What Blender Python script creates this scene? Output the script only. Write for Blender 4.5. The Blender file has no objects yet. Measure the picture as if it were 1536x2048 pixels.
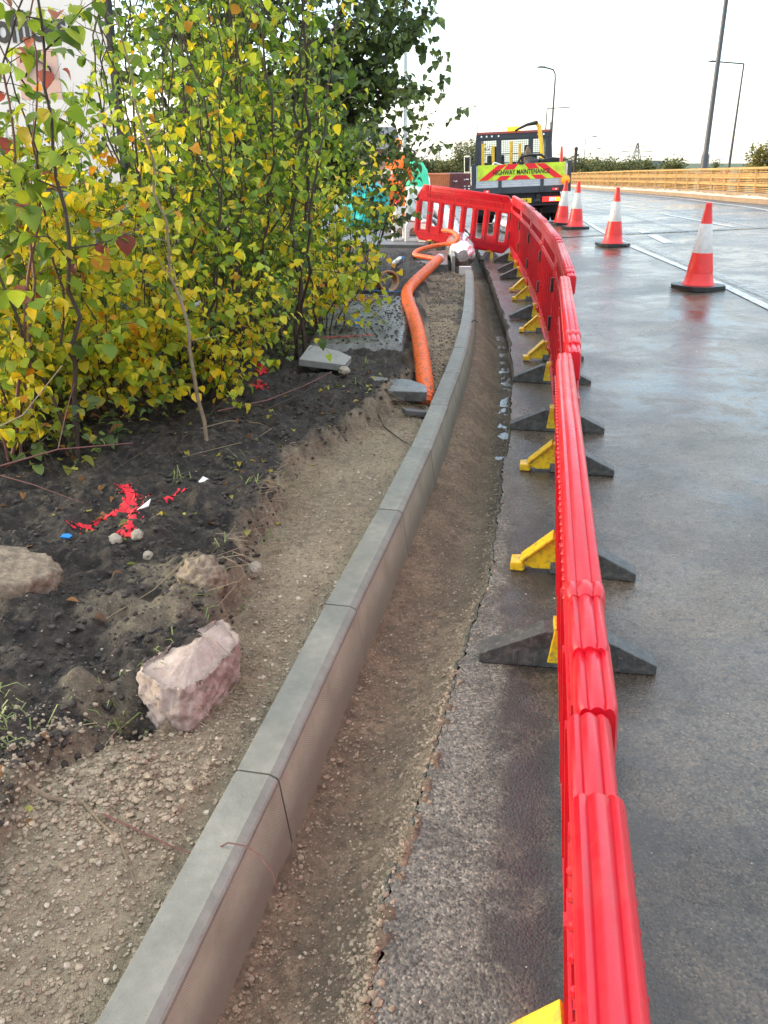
import bpy, bmesh, math, random
import numpy as np
from mathutils import Vector, Matrix, Euler, Quaternion
R = math.radians
rnd = random.Random(7)
nr = np.random.default_rng(11)
scene = bpy.context.scene
C = scene.collection

# ------------------------------------------------------------------ helpers
def tag(o, label=None, cat=None, group=None, kind=None):
    if label: o['label'] = label
    if cat: o['category'] = cat
    if group: o['group'] = group
    if kind: o['kind'] = kind
    return o

def link(name, me, parent=None):
    o = bpy.data.objects.new(name, me); C.objects.link(o)
    if parent is not None: o.parent = parent
    return o

def empty(name, loc=(0, 0, 0), rot=(0, 0, 0)):
    o = bpy.data.objects.new(name, None); C.objects.link(o)
    o.empty_display_size = .1
    o.location = loc; o.rotation_euler = rot
    return o

def copy_tree(o, parent=None):
    c = o.copy(); C.objects.link(c); c.parent = parent
    for ch in o.children: copy_tree(ch, c)
    return c

class MB:
    """collects shapes into one mesh"""
    def __init__(s):
        s.v = []; s.f = []; s.m = []; s.M = Matrix(); s.mi = 0
    def add(s, vs, fs, mi=None):
        b = len(s.v); M = s.M
        s.v += [tuple(M @ Vector(p)) for p in vs]
        s.f += [tuple(b + i for i in f) for f in fs]
        s.m += [s.mi if mi is None else mi] * len(fs)
        return s
    def box(s, x0, x1, y0, y1, z0, z1, mi=None):
        vs = [(x0,y0,z0),(x1,y0,z0),(x1,y1,z0),(x0,y1,z0),(x0,y0,z1),(x1,y0,z1),(x1,y1,z1),(x0,y1,z1)]
        return s.add(vs, [(0,3,2,1),(4,5,6,7),(0,1,5,4),(1,2,6,5),(2,3,7,6),(3,0,4,7)], mi)
    def bar(s, a, b, w, h=None, mi=None, up=(0,0,1)):
        a = Vector(a); b = Vector(b); d = (b-a).normalized(); h = h or w
        u = Vector(up)
        if abs(d.dot(u)) > .98: u = Vector((1,0,0))
        x = d.cross(u).normalized(); z = x.cross(d)
        vs = []
        for p in (a, b):
            for sx, sz in ((-1,-1),(1,-1),(1,1),(-1,1)):
                vs.append(p + x*sx*w/2 + z*sz*h/2)
        return s.add(vs, [(0,1,2,3),(7,6,5,4),(0,4,5,1),(1,5,6,2),(2,6,7,3),(3,7,4,0)], mi)
    def tube(s, pts, rad, n=8, caps=True, mi=None):
        pts = [Vector(p) for p in pts]; k = len(pts)
        if not hasattr(rad, '__len__'): rad = [rad]*k
        vs = []; fs = []; prev = None
        for i, p in enumerate(pts):
            d = (pts[min(i+1,k-1)] - pts[max(i-1,0)])
            d = d.normalized() if d.length > 1e-9 else Vector((0,0,1))
            if prev is None:
                u = Vector((0,0,1)) if abs(d.z) < .9 else Vector((1,0,0))
                x = d.cross(u).normalized()
            else:
                x = (prev - d*prev.dot(d)).normalized()
            prev = x; y = d.cross(x)
            for j in range(n):
                a = 2*math.pi*j/n
                vs.append(p + (x*math.cos(a) + y*math.sin(a))*rad[i])
        for i in range(k-1):
            for j in range(n):
                a = i*n+j; b = i*n+(j+1)%n
                fs.append((a, b, b+n, a+n))
        if caps:
            fs.append(tuple(range(n))[::-1]); fs.append(tuple((k-1)*n+j for j in range(n)))
        return s.add(vs, fs, mi)
    def lathe(s, prof, n=24, mi=None, sq=None):
        vs = []; fs = []
        for r, z in prof:
            for j in range(n):
                a = 2*math.pi*j/n
                vs.append((r*math.cos(a), r*math.sin(a), z))
        for i in range(len(prof)-1):
            for j in range(n):
                a = i*n+j; b = i*n+(j+1)%n
                fs.append((a, b, b+n, a+n))
        fs.append(tuple(range(n))[::-1]); k = (len(prof)-1)*n
        fs.append(tuple(k+j for j in range(n)))
        return s.add(vs, fs, mi)
    def prism(s, poly, axis, a, b, mi=None):
        """poly 2D extruded along axis 'x','y','z' from a to b"""
        def P(u, v, t):
            return {'x': (t,u,v), 'y': (u,t,v), 'z': (u,v,t)}[axis]
        n = len(poly)
        vs = [P(u,v,a) for u,v in poly] + [P(u,v,b) for u,v in poly]
        fs = [tuple(range(n))[::-1], tuple(range(n,2*n))] + [(i,(i+1)%n,(i+1)%n+n,i+n) for i in range(n)]
        return s.add(vs, fs, mi)
    def build(s, name, mat, parent=None, bevel=0, smooth=False, seg=2):
        me = bpy.data.meshes.new(name)
        me.from_pydata(s.v, [], s.f)
        for m in (mat if isinstance(mat, (list, tuple)) else [mat]): me.materials.append(m)
        me.polygons.foreach_set('material_index', s.m)
        bm = bmesh.new(); bm.from_mesh(me)
        bmesh.ops.recalc_face_normals(bm, faces=bm.faces)
        if bevel:
            es = [e for e in bm.edges if len(e.link_faces) == 2 and e.calc_face_angle(0) > .5]
            bmesh.ops.bevel(bm, geom=es, offset=bevel, segments=seg, affect='EDGES', profile=.6, clamp_overlap=True)
        bm.to_mesh(me); bm.free()
        if smooth:
            me.polygons.foreach_set('use_smooth', [True]*len(me.polygons))
            try: me.set_sharp_from_angle(angle=R(38))
            except Exception: pass
        return link(name, me, parent)

def grid_mesh(name, X, Y, Z, mat, attrs=None, keep=None, smooth=True, parent=None):
    ny, nx = X.shape
    v = np.stack([X, Y, Z], -1).reshape(-1, 3)
    idx = np.arange(ny*nx).reshape(ny, nx)
    f = np.stack([idx[:-1,:-1], idx[:-1,1:], idx[1:,1:], idx[1:,:-1]], -1).reshape(-1, 4)
    if keep is not None: f = f[keep[:-1,:-1].reshape(-1)]
    return np_mesh(name, v, f, mat, attrs, smooth, parent)

def np_mesh(name, v, f, mat, attrs=None, smooth=True, parent=None):
    used = np.unique(f); rem = np.full(len(v), -1, dtype=np.int64); rem[used] = np.arange(len(used))
    v2 = v[used]; f2 = rem[f]
    me = bpy.data.meshes.new(name)
    me.vertices.add(len(v2)); me.vertices.foreach_set('co', v2.astype(np.float32).ravel())
    k = f2.shape[1]
    me.loops.add(f2.size); me.loops.foreach_set('vertex_index', f2.astype(np.int32).ravel())
    me.polygons.add(len(f2)); me.polygons.foreach_set('loop_start', np.arange(0, f2.size, k, dtype=np.int32))
    me.update(calc_edges=True); me.validate()
    me.polygons.foreach_set('use_smooth', [smooth]*len(me.polygons))
    for n_, a in (attrs or {}).items():
        at = me.color_attributes.new(n_, 'FLOAT_COLOR', 'POINT')
        col = np.ones((len(v2), 4), np.float32); a = a.reshape(-1, 3)[used]; col[:, :3] = a
        at.data.foreach_set('color', col.ravel())
    me.materials.append(mat)
    return link(name, me, parent)

# numpy noise
def _h(i, j, s):
    n = (i*374761393 + j*668265263 + s*1442695041) & 0xffffffff
    n = ((n ^ (n >> 13))*1274126177) & 0xffffffff
    return ((n ^ (n >> 16)) & 0xffff)/65535.0
def vn(x, y, s=0):
    x = np.asarray(x, float); y = np.asarray(y, float)
    i = np.floor(x).astype(np.int64); j = np.floor(y).astype(np.int64)
    u = x-i; w = y-j; u = u*u*(3-2*u); w = w*w*(3-2*w)
    return ((_h(i,j,s)*(1-u)+_h(i+1,j,s)*u)*(1-w) + (_h(i,j+1,s)*(1-u)+_h(i+1,j+1,s)*u)*w)*2-1
def fbm(x, y, sc, oc=4, s=0, g=.5):
    t = 0; a = 1; n = 0
    for k in range(oc):
        t = t + a*vn(x*sc+17.3*k, y*sc-9.1*k, s+k); n += a; a *= g; sc *= 2.03
    return t/n
def ss(a, b, x):
    t = np.clip((np.asarray(x, float)-a)/(b-a), 0, 1); return t*t*(3-2*t)

# ------------------------------------------------------------------ materials
class NT:
    def __init__(s, name):
        s.mat = bpy.data.materials.new(name); s.mat.use_nodes = True
        s.t = s.mat.node_tree; s.b = s.t.nodes['Principled BSDF']; s.tc = None
    def n(s, typ, **kw):
        nd = s.t.nodes.new(typ)
        for k, v in kw.items():
            if k.startswith('i_'):
                nd.inputs[k[2:].replace('_', ' ')].default_value = v
            else: setattr(nd, k, v)
        return nd
    def l(s, a, b): s.t.links.new(a, b)
    def co(s, kind='Object'):
        if s.tc is None: s.tc = s.n('ShaderNodeTexCoord')
        return s.tc.outputs[kind]
    def noise(s, sc, det=4, rough=.6, kind='Object', vec=None, dist=0):
        nd = s.n('ShaderNodeTexNoise'); nd.inputs['Scale'].default_value = sc
        nd.inputs['Detail'].default_value = det; nd.inputs['Roughness'].default_value = rough
        nd.inputs['Distortion'].default_value = dist
        s.l(vec or s.co(kind), nd.inputs['Vector']); return nd.outputs['Fac']
    def vor(s, sc, kind='Object', feat='F1', out='Distance', vec=None, rand=1):
        nd = s.n('ShaderNodeTexVoronoi', feature=feat); nd.inputs['Scale'].default_value = sc
        nd.inputs['Randomness'].default_value = rand
        s.l(vec or s.co(kind), nd.inputs['Vector']); return nd.outputs[out]
    def ramp(s, fac, stops, interp='LINEAR'):
        nd = s.n('ShaderNodeValToRGB'); cr = nd.color_ramp; cr.interpolation = interp
        while len(cr.elements) < len(stops): cr.elements.new(.5)
        for e, (p, c) in zip(cr.elements, stops):
            e.position = p; c = (c, c, c) if not hasattr(c, '__len__') else c
            e.color = (*c, 1)
        s.l(fac, nd.inputs['Fac']); return nd.outputs['Color']
    def mix(s, fac, a, b, mode='MIX'):
        nd = s.n('ShaderNodeMix', data_type='RGBA', blend_type=mode)
        for sock, v in ((nd.inputs[0], fac), (nd.inputs[6], a), (nd.inputs[7], b)):
            if hasattr(v, 'is_linked') or hasattr(v, 'links'): s.l(v, sock)
            else:
                sock.default_value = v if not hasattr(v, '__len__') else (*v, 1)
        return nd.outputs[2]
    def math(s, op, a, b=0.0, c=None, clamp=False):
        nd = s.n('ShaderNodeMath', operation=op, use_clamp=clamp)
        for sock, v in zip(nd.inputs, (a, b, c)):
            if v is None: continue
            if hasattr(v, 'links'): s.l(v, sock)
            else: sock.default_value = v
        return nd.outputs[0]
    def bump(s, h, st=.5, d=.01, prev=None):
        nd = s.n('ShaderNodeBump'); nd.inputs['Strength'].default_value = st; nd.inputs['Distance'].default_value = d
        s.l(h, nd.inputs['Height'])
        if prev: s.l(prev, nd.inputs['Normal'])
        return nd.outputs['Normal']
    def set(s, **kw):
        for k, v in kw.items():
            sock = s.b.inputs[k.replace('_', ' ')]
            if hasattr(v, 'links'): s.l(v, sock)
            else: sock.default_value = (*v, 1) if hasattr(v, '__len__') and len(v) == 3 else v
        return s.mat

def simple(name, col, rough=.5, metal=0, var=.12, sc=8, bump=0, bsc=60, dirt=None, spec=.5, coat=0):
    m = NT(name)
    n = m.noise(sc, 5)
    lo = tuple(c*(1-var) for c in col); hi = tuple(min(1, c*(1+var)) for c in col)
    c = m.ramp(n, [(.3, lo), (.7, hi)])
    if dirt:
        d = m.ramp(m.noise(sc*2.3, 6, .7), [(.48, 0), (.72, 1)])
        c = m.mix(m.math('MULTIPLY', d, dirt[3]), c, dirt[:3])
    r = m.ramp(m.noise(sc*3, 4), [(.3, max(0, rough-.08)), (.7, min(1, rough+.1))])
    m.set(Base_Color=c, Roughness=r, Metallic=metal, Specular_IOR_Level=spec, Coat_Weight=coat)
    if bump: m.set(Normal=m.bump(m.noise(bsc, 4), bump, .004))
    return m.mat

M = {}
def build_materials():
    # --- ground
    m = NT('ground_soil')
    at = m.n('ShaderNodeVertexColor', layer_name='zone'); sep = m.n('ShaderNodeSeparateColor'); m.l(at.outputs['Color'], sep.inputs[0])
    P = m.co('Object')
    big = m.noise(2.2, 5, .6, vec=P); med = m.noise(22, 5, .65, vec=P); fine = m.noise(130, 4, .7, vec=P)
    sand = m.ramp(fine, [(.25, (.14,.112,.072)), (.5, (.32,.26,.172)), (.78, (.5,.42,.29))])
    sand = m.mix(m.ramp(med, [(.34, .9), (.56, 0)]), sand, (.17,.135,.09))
    sand = m.mix(m.ramp(big, [(.45, 0), (.62, .55)]), sand, (.42,.345,.225))
    soil = m.ramp(med, [(.28, (.008,.007,.006)), (.5, (.032,.027,.022)), (.7, (.11,.09,.068))])
    soil = m.mix(m.ramp(m.noise(5, 5, .7, vec=P), [(.5, 0), (.68, .6)]), soil, (.10,.078,.055))
    soil = m.mix(m.ramp(fine, [(.64, 0), (.78, .35)]), soil, (.11,.1,.08))
    trench = m.ramp(fine, [(.25, (.15,.115,.072)), (.5, (.33,.255,.165)), (.8, (.5,.4,.275))])
    trench = m.mix(m.ramp(med, [(.38, .7), (.54, 0)]), trench, (.13,.1,.066))
    trench = m.mix(m.ramp(m.noise(4, 6, .7, vec=P), [(.42, .7), (.6, 0)]), trench, (.15,.118,.08))
    crevice_shade = m.ramp(m.noise(55, 6, .75, vec=P), [(.32, (.42,.4,.38)), (.47, (.92,.92,.92)), (.7, (1.18,1.18,1.16))])  # noise-patterned crevice shade painted into the sand, soil and trench colours
    c = m.mix(sep.outputs[0], soil, sand); c = m.mix(sep.outputs[2], c, trench); c = m.mix(.8, c, crevice_shade, 'MULTIPLY')
    # far grass / verge
    grass = m.ramp(med, [(.3, (.03,.045,.012)), (.7, (.1,.12,.04))])
    c = m.mix(sep.outputs[1], c, grass)
    # little pale stones
    peb = m.vor(95, vec=P); pc = m.n('ShaderNodeTexVoronoi'); pc.inputs['Scale'].default_value = 95; m.l(P, pc.inputs['Vector'])
    sel = m.n('ShaderNodeSeparateColor'); m.l(pc.outputs['Color'], sel.inputs[0])
    pm = m.math('MULTIPLY', m.math('LESS_THAN', peb, .33), m.math('GREATER_THAN', sel.outputs[0], .9))
    pm = m.math('MULTIPLY', pm, m.math('MAXIMUM', m.math('MAXIMUM', sep.outputs[0], sep.outputs[2]), .18))
    c = m.mix(m.math('MULTIPLY', pm, .8), c, m.ramp(sel.outputs[1], [(0, (.42,.33,.2)), (.5, (.5,.47,.42)), (1, (.3,.17,.1))]))
    h = m.math('ADD', m.math('MULTIPLY', med, 1.2), m.math('MULTIPLY', fine, .7))
    h = m.math('ADD', h, m.math('MULTIPLY', m.noise(420, 2, .6, vec=P), .25))
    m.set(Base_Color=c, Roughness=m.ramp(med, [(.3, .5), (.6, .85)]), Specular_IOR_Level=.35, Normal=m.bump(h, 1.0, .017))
    M['ground'] = m.mat
    # --- wet asphalt
    m = NT('wet_asphalt')
    at = m.n('ShaderNodeVertexColor', layer_name='zone'); sep = m.n('ShaderNodeSeparateColor'); m.l(at.outputs['Color'], sep.inputs[0])
    P = m.co('Object')
    ag = m.vor(150, vec=P); agc = m.n('ShaderNodeTexVoronoi'); agc.inputs['Scale'].default_value = 150; m.l(P, agc.inputs['Vector'])
    sc_ = m.n('ShaderNodeSeparateColor'); m.l(agc.outputs['Color'], sc_.inputs[0])
    big = m.noise(1.1, 5, .62, vec=P, dist=.4); fine = m.noise(60, 4, .7, vec=P); mid = m.noise(7, 5, .65, vec=P)
    base = m.ramp(mid, [(.3, (.042,.036,.028)), (.7, (.088,.076,.06))])
    base = m.mix(m.ramp(big, [(.42, 0), (.62, .85)]), base, (.15,.122,.088))
    strip = m.ramp(fine, [(.3, (.085,.083,.07)), (.5, (.18,.18,.152)), (.75, (.3,.295,.25))])
    strip = m.mix(m.ramp(mid, [(.45, 0), (.62, .8)]), strip, (.085,.085,.072))
    cellc = m.ramp(sc_.outputs[2], [(0, (.32,.32,.32)), (.45, (.8,.8,.8)), (.8, (1.15,1.12,1.05)), (1, (1.7,1.6,1.45))])
    strip = m.mix(.85, strip, cellc, 'MULTIPLY'); base = m.mix(.7, base, cellc, 'MULTIPLY')
    fl_ = m.ramp(m.noise(26, 5, .75, vec=P), [(.36, 1), (.47, 0)])
    base = m.mix(m.math('MULTIPLY', fl_, .65), base, (.012,.011,.01))
    c = m.mix(sep.outputs[0], base, strip)
    stone = m.math('MULTIPLY', m.math('LESS_THAN', ag, .36), m.math('GREATER_THAN', sc_.outputs[0], .8))
    c = m.mix(m.math('MULTIPLY', stone, .16), c, m.ramp(sc_.outputs[1], [(0, (.3,.24,.16)), (1, (.3,.29,.27))]))
    # dark oil / water spots in the strip
    sp = m.ramp(m.vor(9, vec=m.co('Object')), [(.10, 1), (.17, 0)])
    c = m.mix(m.math('MULTIPLY', m.math('MULTIPLY', sp, sep.outputs[1]), .75), c, (.012,.011,.011))
    damp = m.ramp(m.noise(6.5, 7, .75, vec=P), [(.42, 0), (.52, 1)])
    c = m.mix(m.math('MULTIPLY', m.math('MULTIPLY', damp, sep.outputs[1]), .8), c, (.03,.027,.024))
    wet = m.math('MULTIPLY', m.ramp(m.noise(.55, 5, .6, vec=P, dist=.6), [(.36, .0), (.56, 1)]), m.ramp(m.noise(2.4, 6, .7, vec=P, dist=.8), [(.38, .25), (.55, 1)]))
    wet = m.math('MULTIPLY', wet, m.math('SUBTRACT', 1.0, sep.outputs[0]))
    rgh = m.math('ADD', m.math('MULTIPLY', m.math('SUBTRACT', 1.0, wet), .24), .08)
    rgh = m.math('ADD', rgh, m.math('MULTIPLY', sep.outputs[0], .42))
    rgh = m.math('ADD', rgh, m.math('MULTIPLY', sep.outputs[2], .35))
    bs = m.math('ADD', m.math('MULTIPLY', m.math('SUBTRACT', 1.0, wet), .7), .2)
    bp = m.n('ShaderNodeBump'); bp.inputs['Distance'].default_value = .0035
    hh = m.math('ADD', m.math('MULTIPLY', m.noise(170, 3, .6, vec=P), 1), m.math('MULTIPLY', ag, -.7))
    m.l(hh, bp.inputs['Height'])
    m.l(m.math('ADD', bs, m.math('MULTIPLY', sep.outputs[0], .5)), bp.inputs['Strength'])
    b2 = m.bump(m.noise(14, 5, .65, vec=P), .35, .006, bp.outputs['Normal'])
    m.set(Base_Color=c, Roughness=rgh, Specular_IOR_Level=.5, Normal=b2)
    M['asphalt'] = m.mat
    # --- others
    m = NT('road_paint'); P = m.co('Object')
    c = m.mix(m.ramp(m.noise(14, 6, .75, vec=P), [(.42, 1), (.62, 0)]), (.62,.62,.6), (.2,.2,.19))
    m.set(Base_Color=c, Roughness=.3, Specular_IOR_Level=.55, Normal=m.bump(m.noise(90, 3, vec=P), .3, .002)); M['paint'] = m.mat
    m = NT('road_paint_worn'); P = m.co('Object')
    al = m.ramp(m.noise(9, 6, .8, vec=P), [(.38, .15), (.62, .75)])
    m.set(Base_Color=(.34,.34,.33), Roughness=.3, Alpha=al); M['ghost'] = m.mat
    m = NT('kerb_top_concrete'); P = m.co('Object')
    inf = m.n('ShaderNodeObjectInfo')
    c = m.ramp(m.noise(7, 8, .78, vec=P), [(.3, (.175,.18,.15)), (.5, (.245,.25,.21)), (.72, (.335,.335,.285))])
    c = m.mix(m.ramp(m.vor(70, vec=P), [(.08, .35), (.14, 0)]), c, (.07,.07,.06))
    c = m.mix(m.math('MULTIPLY', m.ramp(m.noise(30, 5, .8, vec=P), [(.55, 0), (.75, 1)]), .25), c, (.3,.25,.19))
    c = m.mix(.5, c, m.mix(inf.outputs['Random'], (.13,.14,.125), (.3,.31,.29)), 'OVERLAY')
    m.set(Base_Color=c, Roughness=m.ramp(m.noise(16, 4, vec=P), [(.3, .42), (.7, .62)]), Normal=m.bump(m.noise(110, 6, .8, vec=P), .6, .003)); M['kerb'] = m.mat
    m = NT('kerb_face_concrete'); P = m.co('Object')
    mp = m.n('ShaderNodeMapping'); mp.inputs['Rotation'].default_value = (R(35), 0, 0); m.l(P, mp.inputs['Vector'])
    wv = m.n('ShaderNodeTexWave', bands_direction='Z'); wv.inputs['Scale'].default_value = 55; wv.inputs['Distortion'].default_value = .4; m.l(mp.outputs[0], wv.inputs['Vector'])
    c = m.ramp(m.noise(5, 5, .7, vec=P), [(.3, (.26,.29,.215)), (.7, (.42,.455,.35))])
    c = m.mix(m.math('MULTIPLY', wv.outputs['Fac'], m.math('MULTIPLY', m.noise(13, 4, vec=P), .4)), c, (.15,.15,.12))
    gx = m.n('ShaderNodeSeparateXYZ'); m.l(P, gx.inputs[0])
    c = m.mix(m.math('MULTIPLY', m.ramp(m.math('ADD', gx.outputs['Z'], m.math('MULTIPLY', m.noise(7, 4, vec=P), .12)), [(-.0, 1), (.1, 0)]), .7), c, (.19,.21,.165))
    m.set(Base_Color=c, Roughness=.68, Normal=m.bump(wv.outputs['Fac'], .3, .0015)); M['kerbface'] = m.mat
    M['redplastic'] = simple('red_barrier_plastic', (.52,.004,.015), .33, var=.12, sc=5, bump=.22, bsc=30, spec=.45, coat=.1, dirt=(.25,.05,.04,.4))
    M['yellowplastic'] = simple('yellow_plastic', (.68,.42,.008), .42, sc=16, dirt=(.13,.1,.05,.85), bump=.3)
    M['orangeplastic'] = simple('orange_plastic', (.85,.25,.015), .4)
    M['rubber'] = simple('recycled_rubber', (.045,.047,.045), .5, var=.4, sc=18, bump=.7, bsc=90, dirt=(.15,.135,.11,.8))
    M['blackplastic'] = simple('black_plastic', (.012,.012,.013), .4)
    M['conered'] = simple('cone_red', (.7,.016,.012), .36, sc=14, dirt=(.25,.07,.05,.35), bump=.1)
    M['conewhite'] = simple('reflective_sleeve_white', (.52,.49,.46), .34, var=.1, sc=10, dirt=(.26,.23,.2,.45), bump=.15, bsc=120)
    m = NT('orange_corrugated_hose'); P = m.co('Object')
    c = m.ramp(m.noise(6, 4, vec=P), [(.3, (.72,.105,.012)), (.7, (.88,.15,.02))])
    c = m.mix(m.ramp(m.noise(30, 6, .8, vec=P), [(.5, 0), (.6, .85)]), c, (.13,.11,.08))
    m.set(Base_Color=c, Roughness=.4); M['hose'] = m.mat
    M['ochrepipe'] = simple('ochre_pipe', (.5,.24,.1), .5, dirt=(.3,.22,.14,.5))
    M['foil'] = simple('silver_foil', (.78,.8,.8), .18, metal=.8, var=.1, sc=8, bump=1.0, bsc=14)
    M['slab'] = simple('wet_paving_concrete', (.12,.125,.115), .32, var=.45, sc=7, bump=.5, bsc=50, dirt=(.035,.03,.024,.95))
    M['slabclean'] = simple('grey_slab_concrete', (.27,.27,.25), .6, var=.15, sc=7, bump=.3, bsc=90, dirt=(.12,.1,.08,.4))
    M['slabdark'] = simple('dark_concrete', (.085,.085,.08), .6, var=.2, bump=.4)
    m = NT('pink_concrete'); P = m.co('Object')
    c = m.ramp(m.noise(9, 6, .7, vec=P), [(.3, (.28,.21,.17)), (.55, (.42,.335,.28)), (.75, (.53,.45,.39))])
    c = m.mix(m.ramp(m.noise(60, 5, .8, vec=P), [(.55, 0), (.7, .6)]), c, (.19,.14,.11))
    m.set(Base_Color=c, Roughness=.82, Normal=m.bump(m.math('ADD', m.noise(45, 6, .75, vec=P), m.math('MULTIPLY', m.noise(12, 4, vec=P), 1.5)), .8, .009)); M['pinkrock'] = m.mat
    M['greyrock'] = simple('rough_aggregate_rock', (.2,.155,.105), .9, var=.5, sc=34, bump=1, bsc=75, dirt=(.06,.05,.04,.7))
    M['palerock'] = simple('pale_stone', (.3,.265,.2), .8, var=.35, sc=30, bump=.8, bsc=60, dirt=(.12,.1,.08,.5))
    M['pebble'] = simple('gravel_stone', (.27,.215,.145), .75, var=.5, sc=30, bump=.4, bsc=80)
    M['pebblepale'] = simple('pale_gravel_stone', (.42,.36,.27), .7, var=.4, sc=14, bump=.4, bsc=80)
    M['clod'] = simple('dark_soil_clod', (.04,.033,.026), .85, var=.6, sc=22, bump=.9, bsc=60)
    M['bark'] = simple('brown_bark', (.045,.028,.018), .75, var=.4, sc=30, bump=.6, bsc=70)
    M['barkpale'] = simple('pale_bark', (.2,.15,.09), .75, var=.3, sc=30, bump=.5, bsc=70)
    M['barkdark'] = simple('dark_bark', (.035,.028,.022), .8, var=.4, sc=20, bump=.6, bsc=50)
    M['twigred'] = simple('reddish_twig', (.15,.055,.04), .6, var=.3, sc=30)
    def leaf(name, tr=.55, rough=.42):
        m = NT(name)
        at = m.n('ShaderNodeVertexColor', layer_name='tint')
        P = m.co('Object')
        c = m.mix(m.ramp(m.noise(70, 4, .7, vec=P), [(.56, 0), (.7, .35)]), at.outputs['Color'], (.2,.13,.03))
        m.set(Base_Color=c, Roughness=rough, Specular_IOR_Level=.4)
        tl = m.n('ShaderNodeBsdfTranslucent'); m.l(c, tl.inputs['Color'])
        ms = m.n('ShaderNodeMixShader'); ms.inputs[0].default_value = tr
        out = m.t.nodes['Material Output']
        m.l(m.b.outputs[0], ms.inputs[1]); m.l(tl.outputs[0], ms.inputs[2]); m.l(ms.outputs[0], out.inputs['Surface'])
        return m.mat
    M['leaf'] = leaf('leaf')
    M['leaffar'] = leaf('leaf_far', .3, .6)
    M['redspray'] = simple('red_spray_paint', (.6,.012,.025), .7, var=.55, sc=60, bump=.6, bsc=120)
    M['redspraythin'] = simple('faded_red_spray_paint', (.45,.09,.07), .7, var=.5, sc=60)
    M['water'] = NT('muddy_water').set(Base_Color=(.13,.1,.07), Roughness=.16, Specular_IOR_Level=.6)
    M['signwhite'] = simple('sign_panel_white', (.66,.62,.6), .5, var=.05, sc=2)
    M['signblack'] = simple('sign_black', (.01,.01,.01), .5)
    M['signpink'] = simple('sign_pink', (.58,.36,.29), .5, var=.05)
    M['galv'] = simple('galvanised_steel', (.42,.44,.44), .35, metal=.7, var=.15, sc=10)
    M['greypanel'] = simple('grey_steel_panel', (.16,.17,.17), .42, metal=.3, var=.25, sc=6, dirt=(.06,.06,.05,.5))
    M['pole'] = simple('lamp_post_steel', (.07,.07,.075), .5, metal=.4, var=.1)
    M['parapet'] = simple('parapet_steel', (.5,.29,.095), .5, var=.25, sc=2, dirt=(.22,.12,.05,.55))  # ochre base: golden sunlight worked into the weathered steel's colour
    M['parapetdark'] = simple('parapet_dark_post', (.12,.09,.055), .7, var=.2)
    M['kerbfar'] = simple('verge_concrete', (.27,.19,.12), .8, var=.2, sc=3)
    M['rubble'] = simple('pale_rubble', (.62,.52,.36), .9, var=.3, sc=3, bump=1, bsc=8)
    M['truckdark'] = simple('truck_dark_grey', (.035,.042,.05), .5, var=.15, sc=3, bump=.1)
    M['chassis'] = simple('chassis_black', (.012,.012,.014), .55, var=.3)
    M['tyre'] = simple('tyre_rubber', (.014,.014,.015), .75, var=.3)
    M['alu'] = simple('brushed_aluminium', (.52,.55,.58), .35, metal=.5, var=.1, dirt=(.3,.27,.22,.3))
    M['truckwhite'] = simple('truck_white_paint', (.72,.7,.58), .4, var=.06, dirt=(.4,.36,.26,.4))
    M['chevred'] = simple('chevron_red', (.72,.012,.02), .35, var=.1)
    M['chevyellow'] = simple('chevron_fluorescent_yellow', (.55,.72,.03), .4, var=.12, sc=3, dirt=(.2,.22,.06,.6))
    M['redtrim'] = simple('dull_red_trim', (.3,.07,.06), .5)
    M['machineyellow'] = simple('machine_yellow', (.7,.42,.02), .45, dirt=(.2,.13,.06,.5))
    M['mud'] = simple('muddy_canvas', (.16,.115,.075), .9, var=.5, sc=12)
    M['plateyellow'] = simple('number_plate_yellow', (.8,.55,.02), .4)
    M['containerorange'] = simple('container_orange', (.52,.16,.055), .6, var=.15, sc=1.5, dirt=(.25,.1,.05,.4))
    M['containerred'] = simple('container_maroon', (.12,.03,.032), .6, var=.2)
    M['tealtarp'] = simple('teal_tarpaulin', (.01,.42,.4), .4, var=.3, sc=5, bump=.6, bsc=9)
    M['greentarp'] = simple('green_tarpaulin', (.03,.55,.28), .4, var=.25, sc=5, bump=.6, bsc=9)
    M['polythene'] = simple('milky_polythene', (.5,.53,.5), .3, var=.3, sc=7, bump=.8, bsc=10)
    M['whiteplastic'] = simple('white_plastic', (.72,.71,.68), .4, var=.12, dirt=(.4,.36,.3,.5))
    M['hivis'] = simple('hi_vis_orange_cloth', (.95,.17,.015), .7, var=.2, sc=12, bump=.6, bsc=18)
    M['skin'] = simple('skin', (.5,.27,.19), .55)
    M['reflect'] = simple('silver_reflective_tape', (.6,.6,.58), .35)
    M['brick'] = simple('pink_brick', (.42,.22,.17), .85, var=.15, sc=3)
    M['rooftile'] = simple('grey_roof_tile', (.13,.13,.14), .8)
    M['blue'] = simple('blue_plastic', (.01,.22,.6), .35)
    M['bottle'] = simple('clear_bluish_plastic', (.42,.5,.62), .2, spec=.6)
    M['path'] = simple('old_footway_asphalt', (.13,.13,.135), .5, var=.25, sc=5, bump=.5, bsc=60)
    m = NT('window_glass'); m.set(Base_Color=(.8,.9,.88), Roughness=.03, Transmission_Weight=.95, IOR=1.1); M['glass'] = m.mat
    m = NT('dark_glass'); m.set(Base_Color=(.02,.025,.03), Roughness=.05); M['darkglass'] = m.mat
    m = NT('amber_lens'); m.set(Base_Color=(.9,.36,.01), Roughness=.25, Emission_Color=(1,.33,.01,1), Emission_Strength=.12); M['amber'] = m.mat
    m = NT('lit_amber_beacon'); m.set(Base_Color=(.9,.5,.02), Roughness=.3, Emission_Color=(1,.55,.02,1), Emission_Strength=1.1); M['beacon'] = m.mat
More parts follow.
